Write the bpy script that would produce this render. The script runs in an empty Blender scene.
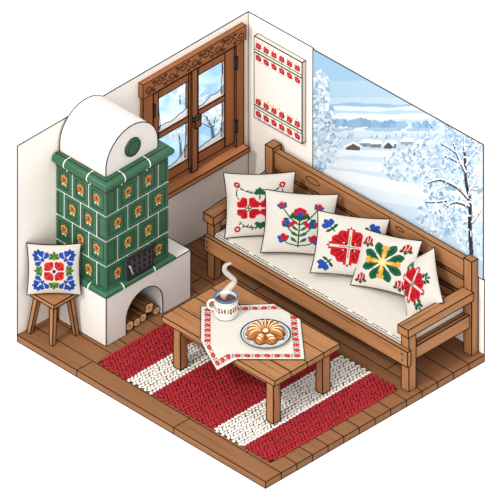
import bpy, bmesh, math, random
import numpy as np
from mathutils import Vector, Matrix
random.seed(7)
RNG = np.random.RandomState(5)
SC = bpy.context.scene
COL = SC.collection
PI = math.pi
R = math.radians

# ------------------------------------------------------------------ frame of the room
# room coordinates: x along the right wall, v along the left wall (towards the viewer), z up.
# The back corner of the room is the origin; world y = -v.
K = 92.0
KX = K * math.cos(R(30))
OX, OY = 248.3, 212.0
def P(sx, sy, z):
    a = (sx - OX) / KX
    b = ((sy - OY) / K + z) * 2
    return ((a + b) / 2, (b - a) / 2, z)
def S(x, v, z):
    return OX + KX * (x - v), OY + K * (0.5 * (x + v) - z)

CAM_R = Vector((math.sqrt(.5), math.sqrt(.5), 0))
CAM_F = Vector((-1, 1, -1)).normalized()
CAM_U = CAM_R.cross(CAM_F)
PXM = K / math.cos(math.asin(math.tan(R(30))))      # 112.7 px per metre

def wl(v, h, d=0.0):            # the left wall
    return (d - .0405 * v, v, h - .045 * v)
def wr(x, h, d=0.0):            # the right wall
    return (x, .0237 * x + d, h + .0375 * x)

# ------------------------------------------------------------------ materials
def lin(c):
    if isinstance(c, str):
        c = [int(c[i:i + 2], 16) / 255 for i in (0, 2, 4)]
    return tuple((x / 12.92 if x <= .04045 else ((x + .055) / 1.055) ** 2.4) for x in c)

def new_mat(name):
    m = bpy.data.materials.new(name)
    m.use_nodes = True
    nt = m.node_tree
    for n in list(nt.nodes):
        nt.nodes.remove(n)
    out = nt.nodes.new('ShaderNodeOutputMaterial')
    b = nt.nodes.new('ShaderNodeBsdfPrincipled')
    nt.links.new(b.outputs[0], out.inputs[0])
    b.inputs['Roughness'].default_value = .85
    b.inputs['Specular IOR Level'].default_value = .15
    return m, nt, b

def plain(name, c, rough=.85, spec=.15, noise=0.0, scale=8, metal=0):
    m, nt, b = new_mat(name)
    b.inputs['Roughness'].default_value = rough
    b.inputs['Specular IOR Level'].default_value = spec
    b.inputs['Metallic'].default_value = metal
    col = lin(c)
    b.inputs['Base Color'].default_value = (*col, 1)
    if noise:
        tc = nt.nodes.new('ShaderNodeTexCoord')
        nz = nt.nodes.new('ShaderNodeTexNoise')
        nz.inputs['Scale'].default_value = scale
        nz.inputs['Detail'].default_value = 3
        rp = nt.nodes.new('ShaderNodeValToRGB')
        rp.color_ramp.elements[0].position = .3
        rp.color_ramp.elements[1].position = .7
        rp.color_ramp.elements[0].color = (*[x * (1 - noise) for x in col], 1)
        rp.color_ramp.elements[1].color = (*[min(1, x * (1 + noise * .5)) for x in col], 1)
        nt.links.new(tc.outputs['Object'], nz.inputs['Vector'])
        nt.links.new(nz.outputs['Fac'], rp.inputs[0])
        nt.links.new(rp.outputs[0], b.inputs['Base Color'])
    return m

def wood(name, c, axis, var=.16, line=.45):
    """planed wood whose grain runs along one axis"""
    m, nt, b = new_mat(name)
    b.inputs['Roughness'].default_value = .7
    col = lin(c)
    tc = nt.nodes.new('ShaderNodeTexCoord')
    mp = nt.nodes.new('ShaderNodeMapping')
    s = [26, 26, 26]
    s['xyz'.index(axis)] = 1.6
    mp.inputs['Scale'].default_value = s
    nz = nt.nodes.new('ShaderNodeTexNoise')
    nz.inputs['Scale'].default_value = 1.0
    nz.inputs['Detail'].default_value = 4
    rp = nt.nodes.new('ShaderNodeValToRGB')
    e = rp.color_ramp.elements
    e[0].position = .30; e[0].color = (*[x * (1 - line) for x in col], 1)
    e[1].position = .70; e[1].color = (*[min(1, x * (1 + var * .6)) for x in col], 1)
    k = e.new(.385); k.color = (*[x * (1 - var * .6) for x in col], 1)
    k = e.new(.5); k.color = (*col, 1)
    nt.links.new(tc.outputs['Object'], mp.inputs[0])
    nt.links.new(mp.outputs[0], nz.inputs['Vector'])
    nt.links.new(nz.outputs['Fac'], rp.inputs[0])
    nt.links.new(rp.outputs[0], b.inputs['Base Color'])
    return m

def painted(name, rough=.9):
    m, nt, b = new_mat(name)
    b.inputs['Roughness'].default_value = rough
    b.inputs['Specular IOR Level'].default_value = .08
    at = nt.nodes.new('ShaderNodeAttribute')
    at.attribute_name = 'Col'
    nt.links.new(at.outputs['Color'], b.inputs['Base Color'])
    return m

def see_through(name, c, alpha, tint=(1, 1, 1), gloss=False):
    m, nt, b = new_mat(name)
    out = [n for n in nt.nodes if n.type == 'OUTPUT_MATERIAL'][0]
    tr = nt.nodes.new('ShaderNodeBsdfTransparent')
    tr.inputs[0].default_value = (*tint, 1)
    mx = nt.nodes.new('ShaderNodeMixShader')
    mx.inputs[0].default_value = alpha
    b.inputs['Base Color'].default_value = (*lin(c), 1)
    if gloss:
        b.inputs['Roughness'].default_value = .05
        b.inputs['Specular IOR Level'].default_value = .5
    nt.links.new(tr.outputs[0], mx.inputs[1])
    nt.links.new(b.outputs[0], mx.inputs[2])
    nt.links.new(mx.outputs[0], out.inputs[0])
    return m

INK = plain('ink_line', '2a1c14', 1.0, 0)
W_T, W_F = 'bd8458', 'a5714b'
WD, WF, WW = '9d6d47', '845a3b', '925a38'
M = dict(
    wall=plain('plaster_wall', 'efe7df', .95, .05, .02, 3),
    stove_plaster=plain('stove_plaster', 'd6d0ca', .95, .05, .02, 4),
    wx=wood('bench_wood_x', WD, 'x'), wy=wood('bench_wood_y', WD, 'y'), wz=wood('bench_wood_z', WD, 'z'),
    fl=wood('floor_wood', WF, 'x', .12, .3),
    winz=wood('window_wood_z', WW, 'z', .1, .3), winy=wood('window_wood_y', WW, 'y', .1, .3),
    sill=wood('sill_wood_lit', 'b07248', 'y', .1, .3),  # window wood lightened: the light on the sill is put into its colour
    green=plain('glazed_green', '28593f', .35, .4, .10, 14),
    green_dark=plain('glazed_green_deep', '1f4c34', .4, .4, .10, 14),
    grout=plain('grout', 'e4e6dc'),
    gold=plain('flower_gold', 'c58440'), gold2=plain('flower_rust', '8a4a24'), leaf=plain('flower_leaf', 'c9cf9c'),
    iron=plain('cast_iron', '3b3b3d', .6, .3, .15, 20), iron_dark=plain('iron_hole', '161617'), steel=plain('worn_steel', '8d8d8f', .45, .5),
    bark=wood('bark', '7d5233', 'x', .2, .5), cut=plain('cut_wood', 'e3bb86', .9, .1, .1, 30), heart=plain('log_heart', 'c2925c'),
    linen=plain('linen', 'e6dfd7', .95, .05, .03, 30),
    mattress=plain('mattress_cloth', 'cac3b9', .95, .05, .03, 20),
    red=plain('rug_red', '9c2b31', 1, 0, .12, 18), white=plain('rug_white', 'dcd6ce', 1, 0, .06, 18),
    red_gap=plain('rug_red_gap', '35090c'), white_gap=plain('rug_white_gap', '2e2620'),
    paint=painted('embroidered_cloth'), enamel=painted('painted_enamel', .3), picture=painted('picture_print'),
    panel_edge=plain('panel_edge', 'd2c8bf'),
    blue=plain('enamel_blue', '3f6485', .35, .4), coffee=plain('coffee_liquid', '5b2c1a', .25, .5), foam=plain('coffee_foam', 'a87a62'),
    bread=plain('baked_crust', 'a9682f', .6, .3, .22, 22), bread_dark=plain('baked_groove', '8c4f22'), glaze=plain('sugar_glaze', 'ecd2a8', .35, .4),
    glass=see_through('window_glass', 'dfeefa', .10, (.95, .98, 1), True),
    frost=plain('frost', 'fdfdfe', .9, .1),
    steam=see_through('steam', 'f3e9e2', .30),
    brass=plain('latch_wood', '7a4626', .6, .3),
    tree_bark=plain('frosty_bark', '4a4f55'), snow=plain('snow', 'f6faff', .95, .05),
)

# ------------------------------------------------------------------ mesh builder
class MB:
    def __init__(self):
        self.v, self.f, self.m, self.c, self.lines = [], [], [], [], []
    def quad(self, *pts, m=0, c=None):
        i = len(self.v)
        self.v += [tuple(p) for p in pts]
        self.f.append(tuple(range(i, i + len(pts)))); self.m.append(m); self.c.append(c)
    def add(self, verts, faces, m=0, c=None):
        i = len(self.v)
        self.v += [tuple(p) for p in verts]
        for f in faces:
            self.f.append(tuple(i + k for k in f)); self.m.append(m); self.c.append(c)
    def hexa(self, b, t, m=0):
        self.add(list(b) + list(t), [(3, 2, 1, 0), (4, 5, 6, 7)] + [(k, (k + 1) % 4, 4 + (k + 1) % 4, 4 + k) for k in range(4)], m)
    def box(self, x0, x1, v0, v1, z0, z1, m=0):
        self.hexa([(x0, v0, z0), (x1, v0, z0), (x1, v1, z0), (x0, v1, z0)], [(x0, v0, z1), (x1, v0, z1), (x1, v1, z1), (x0, v1, z1)], m)
    def mbox(self, fn, a0, a1, h0, h1, d0, d1, m=0):     # a box in a wall's own coordinates
        self.hexa([fn(a0, h0, d0), fn(a1, h0, d0), fn(a1, h0, d1), fn(a0, h0, d1)], [fn(a0, h1, d0), fn(a1, h1, d0), fn(a1, h1, d1), fn(a0, h1, d1)], m)
    def tube(self, pts, r, m=0, n=6, closed=False, cap=True):
        pts = [Vector(p) for p in pts]
        rs = r if isinstance(r, (list, tuple)) else [r] * len(pts)
        N = len(pts); vs = []; up = None
        for i, p in enumerate(pts):
            a = pts[(i - 1) % N] if (closed or i) else p
            b = pts[(i + 1) % N] if (closed or i < N - 1) else p
            d = (b - a)
            d = d.normalized() if d.length > 1e-9 else Vector((0, 0, 1))
            if up is None:
                up = Vector((0, 0, 1)) if abs(d.z) < .9 else Vector((1, 0, 0))
            s = d.cross(up); s.normalize(); up = s.cross(d); up.normalize()
            for k in range(n):
                t = 2 * PI * k / n
                vs.append(p + (s * math.cos(t) + up * math.sin(t)) * rs[i])
        fs = []
        for i in range(N if closed else N - 1):
            j = (i + 1) % N
            for k in range(n):
                fs.append((i * n + k, i * n + (k + 1) % n, j * n + (k + 1) % n, j * n + k))
        if cap and not closed:
            fs.append(tuple(range(n))[::-1]); fs.append(tuple((N - 1) * n + k for k in range(n)))
        self.add(vs, fs, m)
    def lathe(self, c, prof, n=32, m=0, cap=True):
        vs = []; N = len(prof)
        for r, z in prof:
            for k in range(n):
                t = 2 * PI * k / n
                vs.append((c[0] + r * math.cos(t), c[1] + r * math.sin(t), c[2] + z))
        fs = []
        for i in range(N - 1):
            for k in range(n):
                fs.append((i * n + k, i * n + (k + 1) % n, (i + 1) * n + (k + 1) % n, (i + 1) * n + k))
        if cap:
            fs.append(tuple(range(n))[::-1]); fs.append(tuple((N - 1) * n + k for k in range(n)))
        self.add(vs, fs, m)
    def ellipsoid(self, c, ax, n=8, rings=4, m=0, half=False):
        """ax: three axis vectors"""
        ax = [Vector(a) for a in ax]; c = Vector(c)
        vs = []; lo = 0.0 if half else -PI / 2
        for i in range(rings):
            e = lo + (PI / 2 - lo) * i / rings
            for k in range(n):
                t = 2 * PI * k / n
                vs.append(c + ax[0] * math.cos(t) * math.cos(e) + ax[1] * math.sin(t) * math.cos(e) + ax[2] * math.sin(e))
        vs.append(c + ax[2])
        fs = []
        for i in range(rings - 1):
            for k in range(n):
                fs.append((i * n + k, i * n + (k + 1) % n, (i + 1) * n + (k + 1) % n, (i + 1) * n + k))
        for k in range(n):
            fs.append(((rings - 1) * n + k, (rings - 1) * n + (k + 1) % n, len(vs) - 1))
        self.add(vs, fs, m)
    def grid(self, fn, nu, nv, paint=None, m=0):
        """surface fn(u,w) over [-1,1]^2; paint(U,W) gives a colour per cell"""
        i0 = len(self.v)
        us = np.linspace(-1, 1, nu + 1); ws = np.linspace(-1, 1, nv + 1)
        for w in ws:
            for u in us:
                self.v.append(tuple(fn(u, w)))
        cu = (us[:-1] + us[1:]) / 2; cw = (ws[:-1] + ws[1:]) / 2
        UU, WW = np.meshgrid(cu, cw)
        cols = paint(UU.ravel(), WW.ravel()) if paint else None
        q = 0
        for j in range(nv):
            for i in range(nu):
                a = i0 + j * (nu + 1) + i
                self.f.append((a, a + 1, a + nu + 2, a + nu + 1)); self.m.append(m)
                self.c.append(cols[q] if cols is not None else None); q += 1

INK_R = .0046
def build(name, mb, mats, parent=None, origin=None, ink=True, smooth=False, ang=40, r=INK_R, recalc=True, weld=False):
    me = bpy.data.meshes.new(name)
    if parent is not None:
        o3 = parent.get('_o', None)
        origin = Vector(o3) if o3 else Vector((0, 0, 0))
    elif origin is None:
        a = np.array(mb.v)
        origin = Vector(((a[:, 0].min() + a[:, 0].max()) / 2, -(a[:, 1].min() + a[:, 1].max()) / 2, a[:, 2].min()))
    else:
        origin = Vector((origin[0], -origin[1], origin[2]))
    vs = [(p[0] - origin.x, -p[1] - origin.y, p[2] - origin.z) for p in mb.v]
    me.from_pydata(vs, [], [f[::-1] for f in mb.f])
    ms = list(mats) if isinstance(mats, (list, tuple)) else [mats]
    bm = bmesh.new(); bm.from_mesh(me)
    bm.faces.ensure_lookup_table()
    for f, k in zip(bm.faces, mb.m):
        f.material_index = k
    if weld:
        bmesh.ops.remove_doubles(bm, verts=bm.verts[:], dist=1e-5)
    if recalc:
        bmesh.ops.recalc_face_normals(bm, faces=bm.faces[:])
    segs = []
    if ink:
        for e in bm.edges:
            lf = e.link_faces
            if len(lf) == 1 or (len(lf) == 2 and lf[0].normal.angle(lf[1].normal, 0) > R(ang)):
                segs.append((e.verts[0].co.copy(), e.verts[1].co.copy()))
    for (p, q) in mb.lines:
        segs.append((Vector((p[0] - origin.x, -p[1] - origin.y, p[2] - origin.z)), Vector((q[0] - origin.x, -q[1] - origin.y, q[2] - origin.z))))
    if segs:
        ms.append(INK); k = len(ms) - 1
        for p, q in segs:
            d = q - p
            if d.length < 1e-6: continue
            d.normalize()
            s = d.cross(Vector((0, 0, 1)) if abs(d.z) < .9 else Vector((1, 0, 0))).normalized(); t = s.cross(d)
            p2, q2 = p - d * r * .6, q + d * r * .6
            ring = [(s + t) * r * .8, (t - s) * r * .8, (-s - t) * r * .8, (s - t) * r * .8]
            a = [bm.verts.new(p2 + o) for o in ring]; b = [bm.verts.new(q2 + o) for o in ring]
            for i in range(4):
                bm.faces.new((a[i], a[(i + 1) % 4], b[(i + 1) % 4], b[i])).material_index = k
            bm.faces.new(a[::-1]).material_index = k; bm.faces.new(b).material_index = k
    bm.to_mesh(me); bm.free()
    for m in ms: me.materials.append(m)
    if any(c is not None for c in mb.c):
        at = me.color_attributes.new('Col', 'FLOAT_COLOR', 'CORNER')
        tot = np.empty(len(me.polygons), dtype=np.int32); me.polygons.foreach_get('loop_total', tot)
        cc = np.ones((len(me.polygons), 4), dtype=np.float32)
        base = np.array([(1, 1, 1) if c is None else tuple(c) for c in mb.c], dtype=np.float32)
        cc[:len(base), :3] = base
        at.data.foreach_set('color', np.repeat(cc, tot, axis=0).ravel())
    if smooth:
        me.polygons.foreach_set('use_smooth', [True] * len(me.polygons))
        me.set_sharp_from_angle(angle=R(ang))
    ob = bpy.data.objects.new(name, me); COL.objects.link(ob)
    if parent is not None: ob.parent = parent
    else: ob.location = origin
    ob['_o'] = tuple(origin)
    return ob
def tag(o, label=None, cat=None, group=None, kind=None):
    if label: o['label'] = label
    if cat: o['category'] = cat
    if group: o['group'] = group
    if kind: o['kind'] = kind
    return o
def thing(name, label, cat, at, group=None, kind=None):
    o = bpy.data.objects.new(name, None); COL.objects.link(o)
    o.empty_display_size = .1
    o.location = (at[0], -at[1], at[2]); o['_o'] = (at[0], -at[1], at[2])
    return tag(o, label, cat, group, kind)

# ------------------------------------------------------------------ colouring of woven, printed and enamelled surfaces
class Paint:
    gain = .645         # dye strength of the cloth
    def __init__(self, U, V, base, gain=None):
        if gain: self.gain = gain
        self.U, self.V = np.asarray(U, float), np.asarray(V, float)
        self.c = np.tile(np.array(self.dye(base), dtype=float), (len(self.U), 1))
    def dye(self, c): return [x * self.gain for x in lin(c)]
    def put(self, mask, col): self.c[mask] = self.dye(col); return self
    def ell(self, cx, cy, rx, ry, col, ang=0):
        x, y = self.U - cx, self.V - cy
        a = R(ang); p = x * math.cos(a) + y * math.sin(a); q = -x * math.sin(a) + y * math.cos(a)
        return self.put((p / rx) ** 2 + (q / ry) ** 2 <= 1, col)
    def petal(self, cx, cy, ang, r0, r1, w, col, k=.7):
        a = R(ang); x, y = self.U - cx, self.V - cy
        p = (x * math.cos(a) + y * math.sin(a) - r0) / (r1 - r0); q = -x * math.sin(a) + y * math.cos(a)
        t = np.clip(p, 0, 1)
        return self.put((p > 0) & (p < 1) & (np.abs(q) <= w * np.sin(PI * t ** (1 / k)) ** .75), col)
    def poly(self, pts, col):
        x, y = self.U, self.V; ins = np.zeros(len(x), bool); n = len(pts)
        for i in range(n):
            x1, y1 = pts[i]; x2, y2 = pts[(i + 1) % n]
            if y1 == y2: continue
            ins ^= ((y1 > y) != (y2 > y)) & (x < (x2 - x1) * (y - y1) / (y2 - y1) + x1)
        return self.put(ins, col)
    def line(self, pts, w, col, w2=None):
        n = len(pts) - 1
        for i in range(n):
            (x1, y1), (x2, y2) = pts[i], pts[i + 1]
            ww = w if w2 is None else w + (w2 - w) * (i + .5) / n
            near = (self.U > min(x1, x2) - ww) & (self.U < max(x1, x2) + ww) & (self.V > min(y1, y2) - ww) & (self.V < max(y1, y2) + ww)
            idx = np.nonzero(near)[0]
            if not len(idx): continue
            x, y = self.U[idx], self.V[idx]
            dx, dy = x2 - x1, y2 - y1; L = dx * dx + dy * dy + 1e-12
            t = np.clip(((x - x1) * dx + (y - y1) * dy) / L, 0, 1)
            hit = (x - x1 - t * dx) ** 2 + (y - y1 - t * dy) ** 2 <= (ww / 2) ** 2
            self.c[idx[hit]] = self.dye(col)
        return self
def curve(p0, p1, p2, n=10):
    return [((1 - t) ** 2 * p0[0] + 2 * t * (1 - t) * p1[0] + t * t * p2[0], (1 - t) ** 2 * p0[1] + 2 * t * (1 - t) * p1[1] + t * t * p2[1]) for t in [i / n for i in range(n + 1)]]

RED, DRED, GRN, BLU, DBL, YEL = 'c8202a', '7e1016', '1f5a38', '2a4fa8', '1d2f66', 'e0a93c'
# ================================================================== SETTING
# floor: boards that run along x, each end cut by the left wall and by the open right edge
PB, PL, PR, PF = (0, 0), (-.113, 2.787), (3.037, .072), (3.043, 2.827)
def fq(s, t):       # s 0..1 along x, t 0..1 along v
    a = [PB[k] + (PR[k] - PB[k]) * s for k in (0, 1)]; b = [PL[k] + (PF[k] - PL[k]) * s for k in (0, 1)]
    return tuple(a[k] + (b[k] - a[k]) * t for k in (0, 1))
fm = MB(); NP = 14
joints = [[.45], [.2, .72], [.55], [.3, .85], [.48], [.15, .66], [.38, .9], [.6], [.27, .78], [.5], [.33, .7], [.12, .6], [.28, .86], [.24, .63]]
for k in range(NP):
    cuts = [0] + joints[k] + [1]
    for a, b in zip(cuts[:-1], cuts[1:]):
        q = [fq(a, k / NP), fq(b, k / NP), fq(b, (k + 1) / NP), fq(a, (k + 1) / NP)]
        fm.hexa([(*p, -.07) for p in q], [(*p, 0) for p in q])
floor = build('floor', fm, M['fl'], ink=True, r=.0038)
tag(floor, kind='structure')

# left wall with the window opening; its back leans away so that the top is a clean edge
HV0, HV1, HH0, HH1 = .08, 1.25, .80, 1.90
VL = 2.787
def wl_in(v, z): return (-.0405 * v, v, z)
def wl_out(v, z, top=False, end=False):
    return (-.0405 * v - .07, v - (.12 if end else 0), z - (.12 if top else 0))
top = lambda v: 2.179 - .0448 * v
w = MB()
vb = [0, HV0, HV1, VL]
def hz(v, i): return [0, HH0 - .045 * v, HH1 - .045 * v, top(v)][i]
for i in range(3):
    for j in range(3):
        if i == 1 and j == 1: continue
        for fn in ('in', 'out'):
            pts = []
            for (a, b) in ((i, j), (i + 1, j), (i + 1, j + 1), (i, j + 1)):
                v, z = vb[a], hz(vb[a], b)
                pts.append(wl_in(v, z) if fn == 'in' else wl_out(v, z, b == 3, a == 3))
            w.quad(*pts)
for a in range(3):
    w.quad(wl_in(vb[a], top(vb[a])), wl_in(vb[a + 1], top(vb[a + 1])), wl_out(vb[a + 1], top(vb[a + 1]), True, a + 1 == 3), wl_out(vb[a], top(vb[a]), True))
    w.quad(wl_in(vb[a], 0), wl_in(vb[a + 1], 0), wl_out(vb[a + 1], 0, False, a + 1 == 3), wl_out(vb[a], 0))
for j in range(3):
    w.quad(wl_in(VL, hz(VL, j)), wl_in(VL, hz(VL, j + 1)), wl_out(VL, hz(VL, j + 1), j == 2, True), wl_out(VL, hz(VL, j), False, True))
    w.quad(wl_in(0, hz(0, j)), wl_in(0, hz(0, j + 1)), wl_out(0, hz(0, j + 1), j == 2), wl_out(0, hz(0, j)))
for (a, b, c, d) in ((1, 1, 2, 1), (2, 1, 2, 2), (2, 2, 1, 2), (1, 2, 1, 1)):
    w.quad(wl_in(vb[a], hz(vb[a], b)), wl_in(vb[c], hz(vb[c], d)), wl_out(vb[c], hz(vb[c], d)), wl_out(vb[a], hz(vb[a], b)))
w.lines = [((0, 0, 0), (0, 0, top(0))), ((0, 0, top(0)), wl_in(VL, top(VL))), (wl_in(VL, top(VL)), wl_in(VL, 0)), (wl_in(VL, 0), (0, 0, 0))]
tag(build('wall_left', w, M['wall'], ink=False, weld=True, r=.0042), kind='structure')

XR = 3.037
topr = lambda x: 2.179 + .0375 * x
def wr_in(x, z): return (x, .0237 * x, z)
def wr_out(x, z): return (x - (.12 if x > 1 else 0), .0237 * x - .07, z - (.12 if z > 1 else 0))
w = MB()
a = [wr_in(0, 0), wr_in(XR, 0), wr_in(XR, topr(XR)), wr_in(0, topr(0))]
b = [wr_out(0, 0), wr_out(XR, 0), wr_out(XR, topr(XR)), wr_out(0, topr(0))]
w.hexa(a, b)
w.lines = [(wr_in(0, topr(0)), wr_in(.845, topr(.845))), (a[0], a[1]), (wr_in(XR, 0), wr_in(XR, .71 + .0375 * XR))]
tag(build('wall_right', w, M['wall'], ink=False, r=.0042), kind='structure')

# ------------------------------------------------------------------ window
win = thing('window_1', None, None, wl(.66, .72, 0), kind='structure')
w = MB()
for (v0, v1) in ((.093, .185), (1.188, 1.308)):
    w.mbox(wl, v0, v1, .80, 1.955, -.03, .04)
build('casing', w, M['winz'], win)
w = MB(); w.mbox(wl, .185, 1.188, 1.91, 1.955, -.03, .03); build('head_jamb', w, M['winy'], win)
w = MB(); w.mbox(wl, .185, 1.188, .80, .875, -.03, .012); build('bottom_jamb', w, M['winy'], win)
w = MB(); w.mbox(wl, .098, 1.34, .764, .811, -.02, .115); build('sill', w, M['sill'], win)
# carved header board: scrolls cut along its face
w = MB(); w.mbox(wl, .082, 1.325, 1.950, 2.102, -.0, .058)
def scroll(cv, ch, r0, turns, a0, sgn):
    pts = []
    for k in range(15):
        t = k / 14; a = a0 + sgn * turns * 2 * PI * t; rr = r0 * (1 - .75 * t)
        pts.append(wl(cv + rr * math.cos(a), ch + rr * math.sin(a) * .95, .060))
    return pts
nS = 9
cs = [.15 + (1.265 - .15) * k / (nS - 1) for k in range(nS)]; HC = 2.027
for k, cv in enumerate(cs):
    up = 1 if k % 2 else -1
    pts = scroll(cv, HC + up * .012, .047, 1.2, PI * .5 * up, up)
    w.lines += list(zip(pts[:-1], pts[1:]))
    if k < nS - 1:
        mid = (cv + cs[k + 1]) / 2
        pts = [wl(cv + (cs[k + 1] - cv) * t, HC + up * .052 * math.cos(PI * t), .060) for t in [i / 8 for i in range(9)]]
        w.lines += list(zip(pts[:-1], pts[1:]))
        for s in (-1, 1):
            pts = [wl(mid + .018 * math.cos(t), HC + s * up * .045 + .011 * math.sin(t), .060) for t in np.linspace(0, 2 * PI, 7)]
            w.lines += list(zip(pts[:-1], pts[1:]))
hd = build('header', w, M['winy'], win, r=.0034)
tag(hd, 'carved header board with scroll pattern')

def wavy(v0, v1, h0, hs, n=14):
    """frost bank on a pane's lower edge: hs lists heights over h0 from v0 to v1"""
    top_ = []
    for k in range(n + 1):
        t = k / n; q = t * (len(hs) - 1); i = min(int(q), len(hs) - 2); f = q - i; f = f * f * (3 - 2 * f)
        top_.append((v0 + (v1 - v0) * t, h0 + hs[i] * (1 - f) + hs[i + 1] * f + .004 * math.sin(k * 2.1)))
    return top_
def sash(vs, frosts, hinges):
    s = MB(); v0, v1, v2, v3 = vs
    s.mbox(wl, v0, v1, .872, 1.905, -.012, .022); s.mbox(wl, v2, v3, .872, 1.905, -.012, .022)
    for h0, h1 in ((.872, .976), (1.385, 1.44), (1.825, 1.905)):
        s.mbox(wl, v1, v2, h0, h1, -.012, .020)
    so = build('sash', s, M['winz'], win)
    for (h0, h1), (fr, side) in zip(((.976, 1.385), (1.44, 1.825)), frosts):
        g = MB(); g.mbox(wl, v1, v2, h0, h1, -.002, .002); build('pane', g, M['glass'], so, ink=False)
        tp = wavy(v1, v2, h0, fr)
        f = MB()
        n = len(tp)
        lo = [(a, h0) for a, b in tp]
        for k in range(n - 1):
            f.hexa([wl(*lo[k], .003), wl(*lo[k + 1], .003), wl(*lo[k + 1], .007), wl(*lo[k], .007)], [wl(*tp[k], .003), wl(*tp[k + 1], .003), wl(*tp[k + 1], .007), wl(*tp[k], .007)])
            f.lines.append((wl(*tp[k], .008), wl(*tp[k + 1], .008)))
        # frost that climbs the side of the pane
        sv = v1 if side == 0 else v2; dr = 1 if side == 0 else -1
        hh = h1 - h0
        pts = [(h0 + .02 + hh * t * .95, .032 * (1 - .55 * t) + .006 * math.sin(7 * t)) for t in [i / 8 for i in range(9)]]
        for k in range(8):
            (ha, wa), (hb, wb) = pts[k], pts[k + 1]
            f.hexa([wl(sv, ha, .003), wl(sv + dr * wa, ha, .003), wl(sv + dr * wa, ha, .007), wl(sv, ha, .007)], [wl(sv, hb, .003), wl(sv + dr * wb, hb, .003), wl(sv + dr * wb, hb, .007), wl(sv, hb, .007)])
            f.lines.append((wl(sv + dr * wa, ha, .008), wl(sv + dr * wb, hb, .008)))
        build('frost', f, M['frost'], so, ink=False, r=.003)
    for hv, hh in hinges:
        g = MB(); g.mbox(wl, hv - .010, hv + .010, hh - .065, hh + .065, .0, .048); build('hinge', g, M['iron'], so)
    return so
sr = sash((.192, .303, .625, .678), [([.17, .07, .06, .05, .03], 0), ([.10, .06, .07, .03, .02], 0)], [(.185, 1.05), (.185, 1.735)])
sl = sash((.685, .742, 1.105, 1.165), [([.16, .06, .03, .03, .04], 0), ([.09, .07, .045, .06, .06], 1)], [(1.178, 1.735), (1.178, 1.06)])
w = MB(); w.mbox(wl, .652, .718, .825, 1.925, .022, .040); build('meeting_strip', w, M['winz'], win)
lat = MB(); lat.mbox(wl, .630, .695, 1.30, 1.385, .040, .062)
lat.mbox(wl, .630, .715, 1.385, 1.42, .040, .066, 1); build('latch', lat, [M['brass'], M['iron']], win)

# ------------------------------------------------------------------ snowy ground and trees outside the window
m_, nt, b = new_mat('icy_snow')
tc = nt.nodes.new('ShaderNodeTexCoord'); nz = nt.nodes.new('ShaderNodeTexNoise'); rp = nt.nodes.new('ShaderNodeValToRGB')
nz.inputs['Scale'].default_value = 3.2; nz.inputs['Detail'].default_value = 5
e = rp.color_ramp.elements
e[0].position = .40; e[0].color = (*lin('8fb9de'), 1)
e[1].position = .62; e[1].color = (*lin('f4f9fe'), 1)
k = e.new(.50); k.color = (*lin('bddbf0'), 1)
nt.links.new(tc.outputs['Object'], nz.inputs[0]); nt.links.new(nz.outputs[0], rp.inputs[0]); nt.links.new(rp.outputs[0], b.inputs['Base Color'])
M['icy'] = m_
g = MB(); ZG = .45
def gpt(s, q):
    v = q - s
    return (-.10 - s - .04 * q, v, ZG + .03 * math.sin(5 * s + 3 * q) + .02 * math.cos(9 * q))
ns, nq = 20, 24
vs = [gpt(1.40 * i / ns, .18 + 1.04 * j / nq) for i in range(ns + 1) for j in range(nq + 1)]
nv_ = len(vs)
vs += [(p[0], p[1], -.07) for p in vs]
fs = [(i * (nq + 1) + j, (i + 1) * (nq + 1) + j, (i + 1) * (nq + 1) + j + 1, i * (nq + 1) + j + 1) for i in range(ns) for j in range(nq)]
fs += [tuple(nv_ + k for k in f[::-1]) for f in fs]
rim = [j for j in range(nq + 1)] + [i * (nq + 1) + nq for i in range(1, ns + 1)] + [ns * (nq + 1) + j for j in range(nq - 1, -1, -1)] + [i * (nq + 1) for i in range(ns - 1, 0, -1)]
fs += [(rim[k], rim[(k + 1) % len(rim)], nv_ + rim[(k + 1) % len(rim)], nv_ + rim[k]) for k in range(len(rim))]
g.add(vs, fs)
tag(build('ground', g, M['icy'], ink=False, smooth=True), kind='structure')

def tree(label, x, v, z0, h, seed, lean=(0, 0), spread=.5):
    rnd = random.Random(seed)
    t = thing('bare_tree', label, 'tree', (x, v, z0), 'bare trees outside the window')
    wd, sn = MB(), MB()
    def grow(p, d, L, r, lev):
        pts = [p]; dd = d.copy()
        for k in range(3):
            dd = (dd + Vector((rnd.uniform(-.25, .25), rnd.uniform(-.25, .25), rnd.uniform(-.05, .15)))).normalized()
            pts.append(pts[-1] + dd * L / 3)
        rs = [r, r * .85, r * .7, r * .55]
        wd.tube(pts, rs, n=5)
        if lev:
            sn.tube([q + Vector((0, 0, rs[i] * .7)) for i, q in enumerate(pts)], [max(rs[i] * .8, .007) for i in range(4)], n=5)
        if lev < 3:
            for k in range(3 if lev else 5):
                a = rnd.uniform(0, 2 * PI); i = rnd.choice((1, 2, 3) if lev else (2, 2, 3))
                nd = (dd * .55 + Vector((math.cos(a), math.sin(a), rnd.uniform(.1, .7))) * spread * 1.3).normalized()
                grow(pts[i], nd, L * .62, rs[i] * .62, lev + 1)
    grow(Vector((x, v, z0)), Vector((lean[0], lean[1], 1)).normalized(), h * .48, h * .028, 0)
    build('trunk', wd, M['tree_bark'], t, ink=False, smooth=True)
    build('snow', sn, M['snow'], t, ink=False, smooth=True)
    return t
tree('snowy bare tree seen through the right window sash', *P(215, 152, ZG), .80, 3)
tree('small frosted tree seen low through the left window sash', *P(181, 158, ZG), .52, 11)
tree('tiny frosted tree seen high through the left window sash', *P(181, 108, ZG), .30, 21)

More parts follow.
